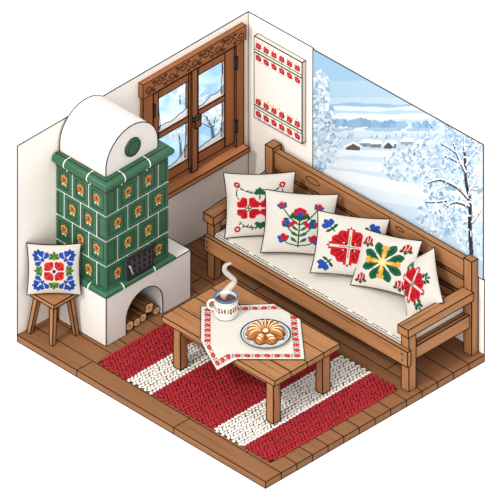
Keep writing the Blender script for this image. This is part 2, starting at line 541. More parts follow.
# ------------------------------------------------------------------ wall hanging on the right wall
HX0, HX1, HH_0, HH_1 = .13, .742, 1.12, 2.0
hang = thing('wall_hanging', 'white embroidered wall panel with red flower borders hanging beside the window', 'wall hanging', wr((HX0 + HX1) / 2, HH_0, 0))
b_ = MB(); b_.mbox(wr, HX0, HX1, HH_0, HH_1, .001, .050)
build('panel', b_, M['panel_edge'], hang)
def hang_paint(U, W):
    X = (U + 1) / 2 * (HX1 - HX0); Y = (1 - W) / 2 * (HH_1 - HH_0)     # from the top left, metres
    p = Paint(X, Y, 'fdf6ec', .80)
    ht = HH_1 - HH_0
    for lines, rows, dots in (((.135, .168), (.088, .215), (.048, .255)), ((ht - .138, ht - .105), (ht - .185, ht - .055), (ht - .228, ht - .018))):
        for y in lines:
            p.put(np.abs(Y - y) < .008, '4b5a34')
        for y, s in zip(rows, (-1, 1)):
            for k in range(6):
                cx = .055 + k * .1
                p.ell(cx, y, .037, .031, 'd03038')
                p.ell(cx - .018, y + .02 * s, .014, .014, 'd84044'); p.ell(cx + .018, y + .016 * s, .014, .014, 'b8222c')
                p.ell(cx, y, .007, .007, 'e88a60'); p.petal(cx, y - .03 * s, 90 - 90 * (1 + s) / 1, 0, .03, .007, '4b5a34')
                p.ell(cx - .03, y - .022 * s, .011, .008, '4b5a34')
        for y in dots:
            for k in range(24):
                p.ell(.03 + k * .0245, y + (.006 if k % 3 else -.012), .0055, .0055, '2b2420' if k % 4 else 'c43038')
    return p.c
f_ = MB(); f_.grid(lambda u, q: wr((HX0 + HX1) / 2 + u * (HX1 - HX0) / 2, (HH_0 + HH_1) / 2 + q * (HH_1 - HH_0) / 2, .0525), 110, 150, hang_paint)
build('embroidered_face', f_, M['paint'], hang, ink=False, recalc=False)

# ------------------------------------------------------------------ winter landscape panel on the right wall
MX0, MX1, MH0 = .845, 3.036, .71
def mural_paint(U, W):
    X = MX0 + (U + 1) / 2 * (MX1 - MX0); H = MH0 + (W + 1) / 2 * (2.179 - MH0)
    sx = OX + KX * (X * (1 - .0237)); sy = OY + K * (.5 * X * 1.0237 - H - .0375 * X)
    p = Paint(sx, sy, 'a3c9e6', .74)
    rnd = random.Random(12)
    p.put(sy > 80, 'b3d3ea'); p.put(sy > 97, 'c3dcee')
    def band(y0, amp, col, x0=300, x1=490, n=40, ph=0, f=.09, slope=0):
        pts = [(x0 + (x1 - x0) * i / n, y0 + slope * (x1 - x0) * i / n + amp * (math.sin(f * 12 * i / 3 + ph) * .6 + math.sin(f * 31 * i / 3 + 2 * ph) * .4)) for i in range(n + 1)]
        p.poly(pts + [(x1, 300), (x0, 300)], col)
    band(103, 1.5, '9dc1de', ph=.4); band(106, 1.2, 'e0edf7', ph=1.3); band(110, 1.4, 'bcd7ea', ph=2.6)
    band(113, 1.0, 'e6f1f9', ph=.9); band(119, 1.3, 'c9dff0', ph=1.8); band(124, 1.5, 'e3eff8', ph=3.3)
    for k in range(60):      # far woods
        x = rnd.uniform(335, 455); p.ell(x, 122 + (x - 335) * .03 + rnd.uniform(-1, 2), rnd.uniform(2, 4.5), rnd.uniform(2, 5), rnd.choice(('93b7d6', '86acd0', 'a1c2de')))
    for k in range(24):
        x = rnd.uniform(330, 470); p.ell(x, 129 + rnd.uniform(-1, 1), rnd.uniform(3, 7), rnd.uniform(1, 2), 'a9c8e2')
    band(131, 1.2, 'd3e4f1', ph=.2); band(136, 1.0, 'c4d9ea', ph=2.2); band(149, .8, 'dceaf5', ph=.7)
    for k in range(26):      # conifers round the village
        x = rnd.uniform(338, 440); y = 137 + rnd.uniform(-2, 3); h = rnd.uniform(3, 6)
        p.poly([(x - 1.4, y), (x, y - h), (x + 1.4, y)], rnd.choice(('9fbcd6', 'b4cce2', '8fafcd')))
    def house(x, y, w_, h_, wallc='77818d', roof='f7fbfe', side=4):
        p.poly([(x, y), (x + w_, y), (x + w_, y - h_), (x, y - h_)], wallc)
        p.poly([(x - 1, y - h_), (x + w_ * .3, y - h_ - 4.2), (x + w_ + .5, y - h_ - 3.6), (x + w_ + 1.2, y - h_)], roof)
    house(361, 146, 13, 3.6, '8d98a6'); house(372, 147, 10, 3.5, '7b8590'); house(385, 147.5, 12, 4, '6b7480')
    house(402, 144, 12, 3, '98a6b5'); house(416, 146, 11, 3, '8896a6'); house(430, 142, 8, 2.5, '9fb0c0')
    p.poly([(347, 150), (361, 150), (361, 146), (354, 142.5), (347, 146)], '5d5a58'); p.line([(345.5, 146.5), (354, 142), (362.5, 146)], 1.8, 'f8fcff')
    p.poly([(386, 148), (393, 148), (393, 144), (389.5, 141), (386, 144)], '55555a'); p.line([(384.5, 145), (389.5, 140.3), (394.5, 145)], 1.6, 'f8fcff')
    for x in (366, 376, 380, 397, 408, 421): p.ell(x, 144.5, .7, .9, '4d545e')
    band(150, 1.0, 'e8f2fa', ph=1.1); band(155, 1.6, 'cfe3f2', ph=.3, slope=.02); band(158, 1.4, 'e6f1fa', ph=2.0, slope=.03)
    band(164, 1.5, 'd3e6f4', ph=2.9, slope=.08)
    band(163, .8, 'f2f8fd', ph=.2, slope=.17); band(172, 1.0, 'e2eff9', ph=1.2, slope=.2); band(184, 1.2, 'cfe3f3', ph=2.1, slope=.2)
    band(205, 1.5, 'c2dbef', ph=2.1, slope=.12)
    def bush(cx, cy, rx, ry, n, cols, dark=.12, s=1.0):
        for k in range(n):
            a = rnd.uniform(0, 2 * PI); q = math.sqrt(rnd.random())
            x, y = cx + rx * q * math.cos(a), cy + ry * q * math.sin(a)
            if rnd.random() < dark:
                p.line([(x, y), (x + rnd.uniform(-3, 3), y - rnd.uniform(1, 4))], .8, rnd.choice(('4a525c', '6d7a88', '8397aa')))
            else:
                p.ell(x, y, rnd.uniform(1, 3.2) * s, rnd.uniform(.8, 2.2) * s, rnd.choice(cols), rnd.uniform(0, 180))
    pal = ('f6fafd', 'e3eff8', 'cfe2f1', 'bcd6eb', 'a3c4e0', '93b8d8', 'd7e7f4')
    # left frosty tree
    bush(322, 92, 9, 22, 150, pal, .08); bush(320, 120, 17, 20, 230, pal, .12); bush(322, 148, 20, 20, 230, pal, .16); bush(316, 168, 10, 8, 60, pal, .2)
    # thicket in the middle and right
    bush(405, 165, 22, 17, 260, pal, .14, .8); bush(432, 165, 28, 24, 320, pal, .12); bush(455, 148, 28, 28, 300, ('c3daee', 'a9c8e6', 'b5d0ea', 'dceaf6', '98bde0'), .03, 1.2)
    bush(455, 195, 30, 30, 340, pal, .14); bush(440, 215, 22, 20, 180, pal, .12); bush(472, 245, 14, 26, 120, ('d3e5f3', 'c0d8ec', 'eaf3fa'), .12)
    # big bare tree with snow on its limbs
    def limb(pts, w0, w1, snow=True):
        q = []
        for i in range(len(pts) - 2):
            q += curve(((pts[i][0] + pts[i + 1][0]) / 2, (pts[i][1] + pts[i + 1][1]) / 2) if i else pts[0], pts[i + 1], ((pts[i + 1][0] + pts[i + 2][0]) / 2, (pts[i + 1][1] + pts[i + 2][1]) / 2) if i < len(pts) - 3 else pts[-1], 8)
        if len(pts) == 2: q = pts
        p.line([(x - .4, y + .7) for x, y in q], w0, '3f4147', w1)
        if snow: p.line([(x + .1, y - .8) for x, y in q], w0 * .75, 'fafdff', w1 * .9)
    limb([(473, 252), (471, 225), (472, 200), (467, 180), (467, 165), (466, 150)], 4.2, 2.4, False)
    limb([(471, 200), (462, 188), (448, 181), (440, 178), (430, 182)], 2.6, 1.4)
    limb([(471, 206), (461, 201), (452, 202), (446, 208), (442, 216)], 2.4, 1.2)
    limb([(448, 200), (438, 202), (428, 201)], 1.6, 1.0)
    limb([(467, 172), (461, 160), (457, 150), (455, 143)], 2.2, 1.1); limb([(467, 165), (474, 155), (480, 148), (483, 140)], 2.2, 1.1)
    limb([(466, 150), (464, 138), (468, 128)], 2.0, .9); limb([(466, 152), (472, 142), (478, 136)], 1.5, .8); limb([(462, 162), (452, 158), (444, 154)], 1.4, .8)
    limb([(471, 190), (478, 180), (482, 170)], 2.2, 1.2); limb([(473, 222), (480, 214), (484, 206)], 2.6, 1.4); limb([(457, 152), (449, 146), (443, 143)], 1.3, .7)
    p.line([(472, 246), (470.5, 222), (471.5, 205), (468, 186)], 1.2, '26272b')
    for k in range(120):
        x, y = rnd.uniform(425, 484), rnd.uniform(122, 240)
        a = rnd.uniform(0, PI); L = rnd.uniform(2, 6)
        p.line([(x, y), (x + L * math.cos(a), y - L * math.sin(a))], 1.3, rnd.choice(('fafdff', 'f0f7fc', 'e6f1f9')))
        if k % 4 == 0: p.line([(x, y + 1), (x + L * .7 * math.cos(a), y + 1 - L * .7 * math.sin(a))], .8, '5a6069')
    return p.c
mu = MB()
mh = lambda q: MH0 + (q + 1) / 2 * (2.179 - MH0)
mu.grid(lambda u, q: wr(MX0 + (u + 1) / 2 * (MX1 - MX0), mh(q), .0145), 330, 250, mural_paint)
mc4 = [wr(MX0, MH0, .0145), wr(MX1, MH0, .0145), wr(MX1, 2.179, .0145), wr(MX0, 2.179, .0145)]
mu.lines = [(mc4[k], mc4[(k + 1) % 4]) for k in range(4)]
mural = thing('wall_mural', 'snowy winter landscape picture with village and bare trees covering the wall above the bench', 'mural', wr(2, MH0, 0))
build('picture', mu, M['picture'], mural, ink=False, recalc=False, r=.0042)
mu = MB(); mu.mbox(wr, MX0, MX1, MH0, 2.179, .001, .013); build('backing_board', mu, M['panel_edge'], mural, ink=False)

# ================================================================== TILED STOVE
SX, SV0, SV1, SZ = .570, 1.296, 2.354, .520
stove = thing('tiled_stove', 'green tiled stove with white domed top and plaster base in the left corner', 'stove', (.24, 1.9, 0))
bx = MB(); BXW = -.04
AV0, AV1, AH, AR_ = 1.644, 2.105, .16, .2305
arc = [(AV1, 0)] + [((AV0 + AV1) / 2 + AR_ * math.cos(t), AH + AR_ * math.sin(t)) for t in np.linspace(0, PI, 17)] + [(AV0, 0)]
xb = lambda v: -.0405 * v
bx.quad(*[(SX, v, z) for v, z in [(SV1, 0), (SV1, SZ), (SV0, SZ), (SV0, 0)] + arc[::-1]])
for (p, q) in zip(arc[:-1], arc[1:]):
    bx.quad((SX, *p), (SX, *q), (.06, *q), (.06, *p))
bx.quad(*[(.06, *p) for p in arc])
bx.quad((SX, SV1, 0), (SX, SV1, SZ), (xb(SV1), SV1, SZ), (xb(SV1), SV1, 0))
bx.quad((SX, SV0, 0), (SX, SV0, SZ), (xb(SV0), SV0, SZ), (xb(SV0), SV0, 0))
bx.quad((SX, SV1, SZ), (SX, SV0, SZ), (xb(SV0), SV0, SZ), (xb(SV1), SV1, SZ))
bx.lines = [((SX, *p), (SX, *q)) for p, q in zip(arc[:-1], arc[1:])] + [((SX, SV1, 0), (SX, SV1, SZ)), ((SX, SV0, 0), (SX, SV0, SZ)), ((SX, SV1, 0), (SX, AV1, 0)), ((SX, AV0, 0), (SX, SV0, 0)),
    ((SX, SV1, SZ), (SX, SV0, SZ)), ((SX, SV0, SZ), (xb(SV0), SV0, SZ)), ((SX, SV1, 0), (xb(SV1), SV1, 0)), ((SX, SV1, SZ), (xb(SV1), SV1, SZ))]
build('plaster_base', bx, M['stove_plaster'], stove, ink=False, weld=True)
# tiled body
TX0, TX, TV0, TV1, TZ0, TZ1 = -.085, .528, 1.545, 2.312, .565, 1.650
tb = MB()
tb.box(TX0, TX + .012, TV0, TV1 + .012, TZ0 - .05, TZ1 + .02, 0)
fL = lambda s, z, d: (TX0 + s, TV1 + d, z)
fR = lambda s, z, d: (TX + d, TV1 - s, z)
def tile(fn, s0, s1, z0, z1, flower=True):
    g_ = .0082
    ga = gb = g_
    if fn is fR and s0 < .001: ga = -.0225          # the tile turns the corner
    if fn is fL and s1 > TX - TX0 - .001: gb = -.0225
    def ring(i, d): return [fn(s0 + ga + i, z0 + g_ + i, d), fn(s1 - gb - i, z0 + g_ + i, d), fn(s1 - gb - i, z1 - g_ - i, d), fn(s0 + ga + i, z1 - g_ - i, d)]
    k = min(1, (s1 - s0) / .2)
    rs = [ring(0, .010), ring(.001, .022), ring(.028 * k, .023), ring(.042 * k, .0145)]
    for a, b, mm in ((0, 1, 1), (1, 2, 1), (2, 3, 2)):
        for q in range(4):
            tb.quad(rs[a][q], rs[a][(q + 1) % 4], rs[b][(q + 1) % 4], rs[b][q], m=mm)
    tb.quad(*rs[3], m=1)
    for q in range(4):
        tb.lines.append((rs[3][q], rs[3][(q + 1) % 4]))
    if flower:
        cs_, cz = (s0 + s1) / 2, (z0 + z1) / 2 + .012
        for sg in (-1, 1):
            pts = [(cs_ + sg * .003, cz - .035), (cs_ + sg * .028, cz - .048), (cs_ + sg * .024, cz - .068), (cs_ + sg * .006, cz - .058)]
            tb.quad(*[fn(a, b, .017) for a, b in pts], m=5)
        for q in range(6):
            t = 2 * PI * q / 6 + .5
            c1, c2 = cs_ + .028 * math.cos(t), cz + .031 * math.sin(t)
            tb.add([fn(c1 + .0175 * math.cos(u), c2 + .0175 * math.sin(u), .0175) for u in np.linspace(0, 2 * PI, 9)[:-1]] + [fn(c1, c2, .0245)], [(i, (i + 1) % 8, 8) for i in range(8)], 3)
            tb.add([fn(cs_ + r_ * math.cos(t + o), cz + r_ * math.sin(t + o), .025) for r_, o in ((.012, 0), (.030, -.28), (.036, 0), (.030, .28))], [(0, 1, 2, 3)], 4)
        tb.add([fn(cs_ + .012 * math.cos(u), cz + .012 * math.sin(u), .026) for u in np.linspace(0, 2 * PI, 7)[:-1]], [(0, 1, 2, 3, 4, 5)], 4)
zr = [TZ0 + (TZ1 - TZ0) * k / 4 for k in range(5)]
for row in range(4):
    z1, z0 = zr[4 - row], zr[3 - row]
    wL, wR = (TX - TX0) / 3, (TV1 - TV0) / 3
    full = [(0, 1, 1), (1, 2, 1), (2, 3, 1)]; half = [(0, .5, 0), (.5, 1.5, 1), (1.5, 2.5, 1), (2.5, 3, 0)]
    for a, b, fl in (full if row % 2 == 0 else half): tile(fL, a * wL, b * wL, z0, z1, fl)
    for a, b, fl in (half if row % 2 == 0 else full):
        tile(fR, a * wR, b * wR, z0, z1, fl)
build('tiled_body', tb, [M['grout'], M['green'], M['green_dark'], M['gold'], M['gold2'], M['leaf']], stove, ink=False, r=.0026, recalc=False)

def moulding(name, x1, v0, v1, prof, jx, jv, x0=-.085):
    mo = MB()
    path = lambda d: [(x0, v1 + d), (x1 + d, v1 + d), (x1 + d, v0 - d), (x0, v0 - d)]
    n = len(prof)
    vs = [(*path(d)[k], z) for k in range(4) for d, z in prof]
    fs = [(k * n + i, k * n + (i + 1) % n, (k + 1) * n + (i + 1) % n, (k + 1) * n + i) for k in range(3) for i in range(n)]
    mo.add(vs, fs, 0)
    cz = sum(z for d, z in prof) / n
    big = [(d + (.003 if d > 0 else 0), cz + (z - cz) * 1.02) for d, z in prof]
    for x in jx:
        a = [(x - .005, v1 + d, z) for d, z in big]; b = [(x + .005, v1 + d, z) for d, z in big]
        mo.add(a + b, [(i, (i + 1) % n, n + (i + 1) % n, n + i) for i in range(n)] + [tuple(range(n)), tuple(range(n, 2 * n))], 1)
    for v in jv:
        a = [(x1 + d, v - .005, z) for d, z in big]; b = [(x1 + d, v + .005, z) for d, z in big]
        mo.add(a + b, [(i, (i + 1) % n, n + (i + 1) % n, n + i) for i in range(n)] + [tuple(range(n)), tuple(range(n, 2 * n))], 1)
    # thin ink lines along the lower and upper edges of the roll
    for (d, z) in (prof[1], prof[-2]):
        pt = path(d * .98)
        mo.lines += [((*pt[0], z), (*pt[1], z)), ((*pt[1], z), (*pt[2], z))]
    return build(name, mo, [M['green'], M['grout']], stove, ink=False, smooth=True, ang=50, r=.0035)
def roll(zc, rz, rd, d0=.0, n=9):
    return [(-.03, zc - rz)] + [(d0 + rd * math.cos(t), zc + rz * math.sin(t)) for t in np.linspace(-PI / 2, PI / 2, n)] + [(-.03, zc + rz)]
moulding('base_ledge', TX + .010, TV0 + .0, TV1 + .010, roll(.543, .040, .052), (.12, .36), (2.15, 1.76))
moulding('crown_moulding', TX, TV0 + .045, TV1, [(-.03, 1.640), (.022, 1.640), (.024, 1.672)] + [(.022 + .048 * math.cos(t), 1.722 + .050 * math.sin(t)) for t in np.linspace(-PI / 2, PI / 2, 9)] + [(-.03, 1.772)], (.06, .35), (2.14, 1.826))
cp = MB(); cp.box(TX0, TX + .01, TV0, TV1, 1.70, 1.770); build('top_slab', cp, M['green'], stove, ink=False)
# dome
dm = MB(); DX0, DX1, DV0, DV1, DZ = -.075, .502, 1.640, 2.290, 1.770
rad = (DV1 - DV0) / 2; cvd = (DV0 + DV1) / 2
dp = [(DV1, DZ)] + [(cvd + rad * math.cos(t), DZ + .08 + rad * math.sin(t)) for t in np.linspace(0, PI, 33)] + [(DV0, DZ)]
n = len(dp)
dm.add([(DX1, *p) for p in dp] + [(DX0, *p) for p in dp], [tuple(range(n)), tuple(range(2 * n - 1, n - 1, -1))] + [(i, (i + 1) % n, n + (i + 1) % n, n + i) for i in range(n)])
tag(build('dome', dm, M['stove_plaster'], stove, ink=True, smooth=True, ang=50), 'white plaster dome')
vt = MB(); vc = (DX1, 1.96, DZ + .170)
def disc(mb, c, r0, r1, d0, d1, mm, n=24):
    a = [(c[0] + d0, c[1] + r0 * math.cos(t), c[2] + r0 * math.sin(t)) for t in np.linspace(0, 2 * PI, n + 1)[:-1]]
    b = [(c[0] + d1, c[1] + r1 * math.cos(t), c[2] + r1 * math.sin(t)) for t in np.linspace(0, 2 * PI, n + 1)[:-1]]
    mb.add(a + b, [(i, (i + 1) % n, n + (i + 1) % n, n + i) for i in range(n)] + [tuple(range(n, 2 * n))], mm)
disc(vt, vc, .094, .090, 0, .016, 0); disc(vt, vc, .090, .072, .016, .024, 0); disc(vt, vc, .072, .064, .0245, .0255, 1)
build('round_vent', vt, [M['green'], M['green_dark']], stove, ink=True, smooth=True, ang=50, r=.003)
# fire door
dr = MB()
s0, s1, z0, z1 = .222, .558, .588, .822; DD = .012
fR0 = fR
fR = lambda s, z, d: fR0(s, z, d + DD)
dr.hexa([fR(s0, z0, .012), fR(s1, z0, .012), fR(s1, z0, .036), fR(s0, z0, .036)], [fR(s0, z1, .012), fR(s1, z1, .012), fR(s1, z1, .036), fR(s0, z1, .036)])
for i in range(4):
    for j in range(3):
        a, b = s0 + .070 + i * .064, z0 + .042 + j * .062
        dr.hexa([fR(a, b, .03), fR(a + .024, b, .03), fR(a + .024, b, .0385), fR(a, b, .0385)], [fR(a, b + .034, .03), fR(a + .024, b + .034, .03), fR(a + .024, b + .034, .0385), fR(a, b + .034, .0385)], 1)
q = [fR(s0, z0, .037), fR(s1, z0, .037), fR(s1, z1, .037), fR(s0, z1, .037)]
i_ = .022; q2 = [fR(s0 + i_, z0 + i_, .037), fR(s1 - i_, z0 + i_, .037), fR(s1 - i_, z1 - i_, .037), fR(s0 + i_, z1 - i_, .037)]
dr.lines = [(q[k], q[(k + 1) % 4]) for k in range(4)] + [(q2[k], q2[(k + 1) % 4]) for k in range(4)]
door = build('fire_door', dr, [M['iron'], M['iron_dark']], stove, ink=False, r=.004)
hd = MB(); hd.tube([fR(.236, .74, .04), fR(.236, .73, .06), fR(.245, .69, .066), fR(.262, .655, .062), fR(.275, .65, .045)], .010)
tag(build('handle', hd, M['steel'], door, ink=False, smooth=True), 'grey steel handle')
for zz in (.64, .77):
    hg = MB(); hg.tube([fR(.552, zz - .022, .042), fR(.552, zz + .022, .042)], .010); build('hinge', hg, M['iron'], door, ink=False)

# firewood in the arch
def log(label, v, z, r, xf, L, ph, sq=1.0):
    lg = MB(); n = 12; rnd = random.Random(int(v * 1000))
    rr = [r * (1 + rnd.uniform(-.10, .08)) for k in range(n)]
    if sq > 1: rr = [r * (1.12 if k % 3 else .88) for k in range(n)]
    def ring(x, s): return [(x, v + rr[k] * s * math.cos(2 * PI * k / n + ph), z + rr[k] * s * math.sin(2 * PI * k / n + ph)) for k in range(n)]
    vs = ring(xf, 1) + ring(xf - L, 1)
    lg.add(vs, [(i, (i + 1) % n, n + (i + 1) % n, n + i) for i in range(n)] + [tuple(range(n, 2 * n))], 0)
    lg.add(ring(xf, 1), [tuple(range(n))], 1)
    lg.add(ring(xf + .0015, .42), [tuple(range(n))], 2)
    f0 = ring(xf, 1)
    lg.lines = [(f0[k], f0[(k + 1) % n]) for k in range(n)]
    for k in (1, 2, 3, 4):
        lg.lines.append((ring(xf - .02 * k, 1.0)[k], ring(xf - L * .6, 1.0)[k]))
    o = build('firewood_log', lg, [M['bark'], M['cut'], M['heart']], ink=False, smooth=False, r=.003)
    return tag(o, label, 'log', 'firewood logs stacked in the stove arch')
log('firewood log at the far left of the bottom row in the stove arch', 2.034, .053, .050, .545, .46, .1)
log('second small firewood log from the left on the bottom row', 1.942, .046, .042, .545, .46, .6)
log('third firewood log from the left on the bottom row, oval cut end', 1.856, .047, .043, .535, .45, .3)
log('angular split firewood log with a large pale end, propped on its neighbours', 1.775, .110, .050, .530, .45, .2, 1.1)
log('round firewood log at the right end of the pile', 1.697, .049, .043, .545, .46, .5)

# ================================================================== BENCH
bench = thing('wooden_bench', 'long brown wooden bench with armrests and slatted back along the right wall', 'bench', (1.7, .55, 0))
def part(name, *boxes, mat='wz', parent=None, **kw):
    b = MB()
    for q in boxes: b.box(*q)
    return build(name, b, M[mat], parent or bench, **kw)
part('leg', (.372, .468, .055, .158, 0, 1.0)); part('leg', (2.872, 2.968, .085, .165, 0, 1.02))
part('leg', (.435, .520, .862, .948, 0, .62)); part('leg', (2.872, 2.966, .862, .950, 0, .62))
arm = MB(); arm.hexa([(.36, .16, .615), (.48, .16, .615), (.547, .985, .615), (.422, .985, .615)], [(.36, .16, .70), (.48, .16, .70), (.547, .985, .70), (.422, .985, .70)])
build('armrest', arm, M['wy'], bench)
arm = MB(); arm.box(2.862, 2.992, .166, .985, .615, .70); build('armrest', arm, M['wy'], bench)
def board(z0, z1, va, vb_, zl, zr_):
    b = MB(); x0, x1 = .466, 2.874
    b.hexa([(x0, va, z0 + zl), (x1, va + .022, z0 + zr_), (x1, vb_ + .022, z0 + zr_), (x0, vb_, z0 + zl)], [(x0, va, z1 + zl), (x1, va + .022, z1 + zr_), (x1, vb_ + .022, z1 + zr_), (x0, vb_, z1 + zl)])
    return b
tr = board(.775, .955, .075, .135, 0, .035)
for (kx, kz, rx, rz) in ((.95, .875, .085, .032), (2.05, .89, .05, .02)):
    zz = lambda x: (x - .466) / 2.408 * .035
    pts = [(kx + rx * math.cos(t), .1365 + .022 * (kx - .466) / 2.408, kz + rz * math.sin(t) + zz(kx)) for t in np.linspace(0, 2 * PI, 15)]
    tr.lines += list(zip(pts[:-1], pts[1:])) if rz else []
o = build('back_rail', tr, M['wx'], bench, r=.0036)
build('back_rail', board(.60, .735, .085, .128, 0, .03), M['wx'], bench)
build('back_rail', board(.44, .56, .085, .128, 0, .02), M['wx'], bench)
part('front_rail', (.440, 2.990, .950, .992, .302, .462), mat='wx')
part('side_rail', (2.905, 2.945, .165, .862, .300, .432), mat='wy'); part('side_rail', (.455, .495, .158, .862, .300, .432), mat='wy')
part('seat_board', (.500, 2.900, .130, .948, .395, .425), mat='wx')
for x in (.475, 2.925):
    for z in (.35, .415):
        b = MB()
        nn = 10
        ring = [(x + .010 * math.cos(t), .992, z + .010 * math.sin(t)) for t in np.linspace(0, 2 * PI, nn + 1)[:-1]]
        b.add(ring + [(p[0], .998, p[2]) for p in ring], [(i, (i + 1) % nn, nn + (i + 1) % nn, nn + i) for i in range(nn)] + [tuple(range(nn, 2 * nn))])
        build('bolt', b, M['iron'], bench, ink=False)
# mattress
mt = MB()
x0, x1, v0, v1, z0, z1 = .525, 2.868, .172, .945, .426, .505
def rr(ins, z): return [(x0 + ins, v0 + ins, z), (x1 - ins, v0 + ins, z), (x1 - ins, v1 - ins, z), (x0 + ins, v1 - ins, z)]
rings = [rr(.012, z0), rr(0, z0 + .014), rr(0, z1 - .016), rr(.016, z1)]
for a, b in zip(rings[:-1], rings[1:]):
    for k in range(4): mt.quad(a[k], a[(k + 1) % 4], b[(k + 1) % 4], b[k])
mt.quad(*rings[-1]); mt.quad(*rings[0])
for k in range(4): mt.lines.append((rings[2][k], rings[2][(k + 1) % 4]))
nd = 46
for k in range(nd):         # stitches along the front and the right side
    if k % 5 == 3: continue
    a = x0 + .03 + (x1 - x0 - .06) * k / nd; b = a + (x1 - x0) / nd * .72
    mt.lines.append(((a, v1 - .010, z1 - .002), (b, v1 - .010, z1 + .0005)))
mat = build('bench_mattress', mt, M['mattress'], ink=False, r=.003)
tag(mat, 'long flat grey-beige seat mattress lying on the wooden bench', 'mattress')

# ================================================================== CUSHIONS
def rose(p, x, y, r, c1='b81c26', c2=GRN):
    p.petal(x, y - r * .5, 200, 0, r * 1.5, r * .4, c2); p.petal(x, y - r * .5, -20, 0, r * 1.5, r * .4, c2); p.petal(x, y - r * .4, 270, 0, r * 1.3, r * .4, c2)
    p.ell(x, y, r, r * .95, c1); p.line(curve((x - r * .5, y + r * .7), (x - r * .1, y), (x - r * .4, y - r * .6)), r * .18, 'f2dcd4'); p.line(curve((x + r * .3, y + r * .8), (x + r * .5, y), (x + r * .1, y - r * .6)), r * .16, 'f2dcd4')
def tulip(p, x, y, r, ang, c1=RED, c2=DBL, cg=GRN):
    a = R(ang); bx_, by_ = x - r * .6 * math.cos(a), y - r * .6 * math.sin(a)
    for o, c, w_, L in ((38, c2, .38, 1.5), (-38, c2, .38, 1.5), (0, c1, .5, 1.6)):
        p.petal(bx_, by_, ang + o, 0, r * L, r * w_, c)
    p.petal(bx_, by_, ang + 62, 0, r * .9, r * .26, cg); p.petal(bx_, by_, ang - 62, 0, r * .9, r * .26, cg)
def spray(p, x, y, ang, r, c, n=5, w_=.26, span=130):
    for k in range(n):
        o = -span / 2 + span * k / (n - 1)
        p.petal(x, y, ang + o, 0, r * (1 - .22 * abs(o) / (span / 2)), r * w_, c)
def four(p, x, y, R1, c, cd, gap='e6ddd3', ph=45, notch=True):
    for k in range(4):
        a = ph + 90 * k
        for o in (-17, 17): p.petal(x, y, a + o, R1 * .08, R1 * 1.02, R1 * .31, c, .55)
        p.petal(x, y, a, R1 * .15, R1 * .86, R1 * .22, c, .6)
        p.petal(x, y, a, R1 * .22, R1 * .86, R1 * .035, cd)
        for o in (-22, 22): p.petal(x, y, a + o, R1 * .40, R1 * .88, R1 * .045, cd)
        p.petal(x, y, a, R1 * .88, R1 * 1.1, R1 * .07, gap)
    for k in range(4):
        a = R(ph + 45 + 90 * k); p.line([(x, y), (x + R1 * .95 * math.cos(a), y + R1 * .95 * math.sin(a))], R1 * .06, gap, R1 * .19)

BASE = 'e6dfd6'
def art_roses(U, V):
    p = Paint(U, V, BASE)
    for sx_ in (-1, 1):
        p.line(curve((0, .42), (-.35 * sx_, .30), (-.62 * sx_, .62)), .03, GRN); p.line(curve((-.66 * sx_, .5), (-.74 * sx_, .3), (-.62 * sx_, .18)), .03, GRN)
        p.line(curve((0, -.66), (-.35 * sx_, -.86), (-.6 * sx_, -.52)), .03, GRN)
        for t in np.linspace(.15, .95, 6):
            q = curve((0, .42), (-.35 * sx_, .30), (-.62 * sx_, .62), 20)[int(t * 20)]; p.petal(q[0], q[1], 90 + 60 * sx_ * (1 if int(t * 10) % 2 else -1), 0, .09, .028, GRN)
            q = curve((0, -.66), (-.35 * sx_, -.86), (-.6 * sx_, -.52), 20)[int(t * 20)]; p.petal(q[0], q[1], 60 * sx_ + (180 if int(t * 10) % 2 else 0), 0, .09, .028, GRN)
        for sy_ in (.64, -.76):
            for k in range(6): p.ell(.66 * sx_ + .055 * math.cos(k * PI / 3), sy_ + .055 * math.sin(k * PI / 3), .045, .045, RED)
            p.ell(.66 * sx_, sy_, .035, .035, 'f0d8c8')
        four(p, .35 * sx_, -.1, .38, RED, DRED, '1f5a38' if 0 else 'efe0d2')
        for k in range(8): p.petal(.35 * sx_, -.1, 45 * k, 0, .10, .018, 'f3e6d8' if k % 2 else GRN)
        p.ell(.35 * sx_, -.1, .035, .035, GRN)
    spray(p, 0, .36, 90, .22, GRN, 5, .28, 150); spray(p, 0, -.58, 270, .22, GRN, 5, .28, 150)
    p.line([(0, .36), (0, .2)], .03, GRN)
    return p.c
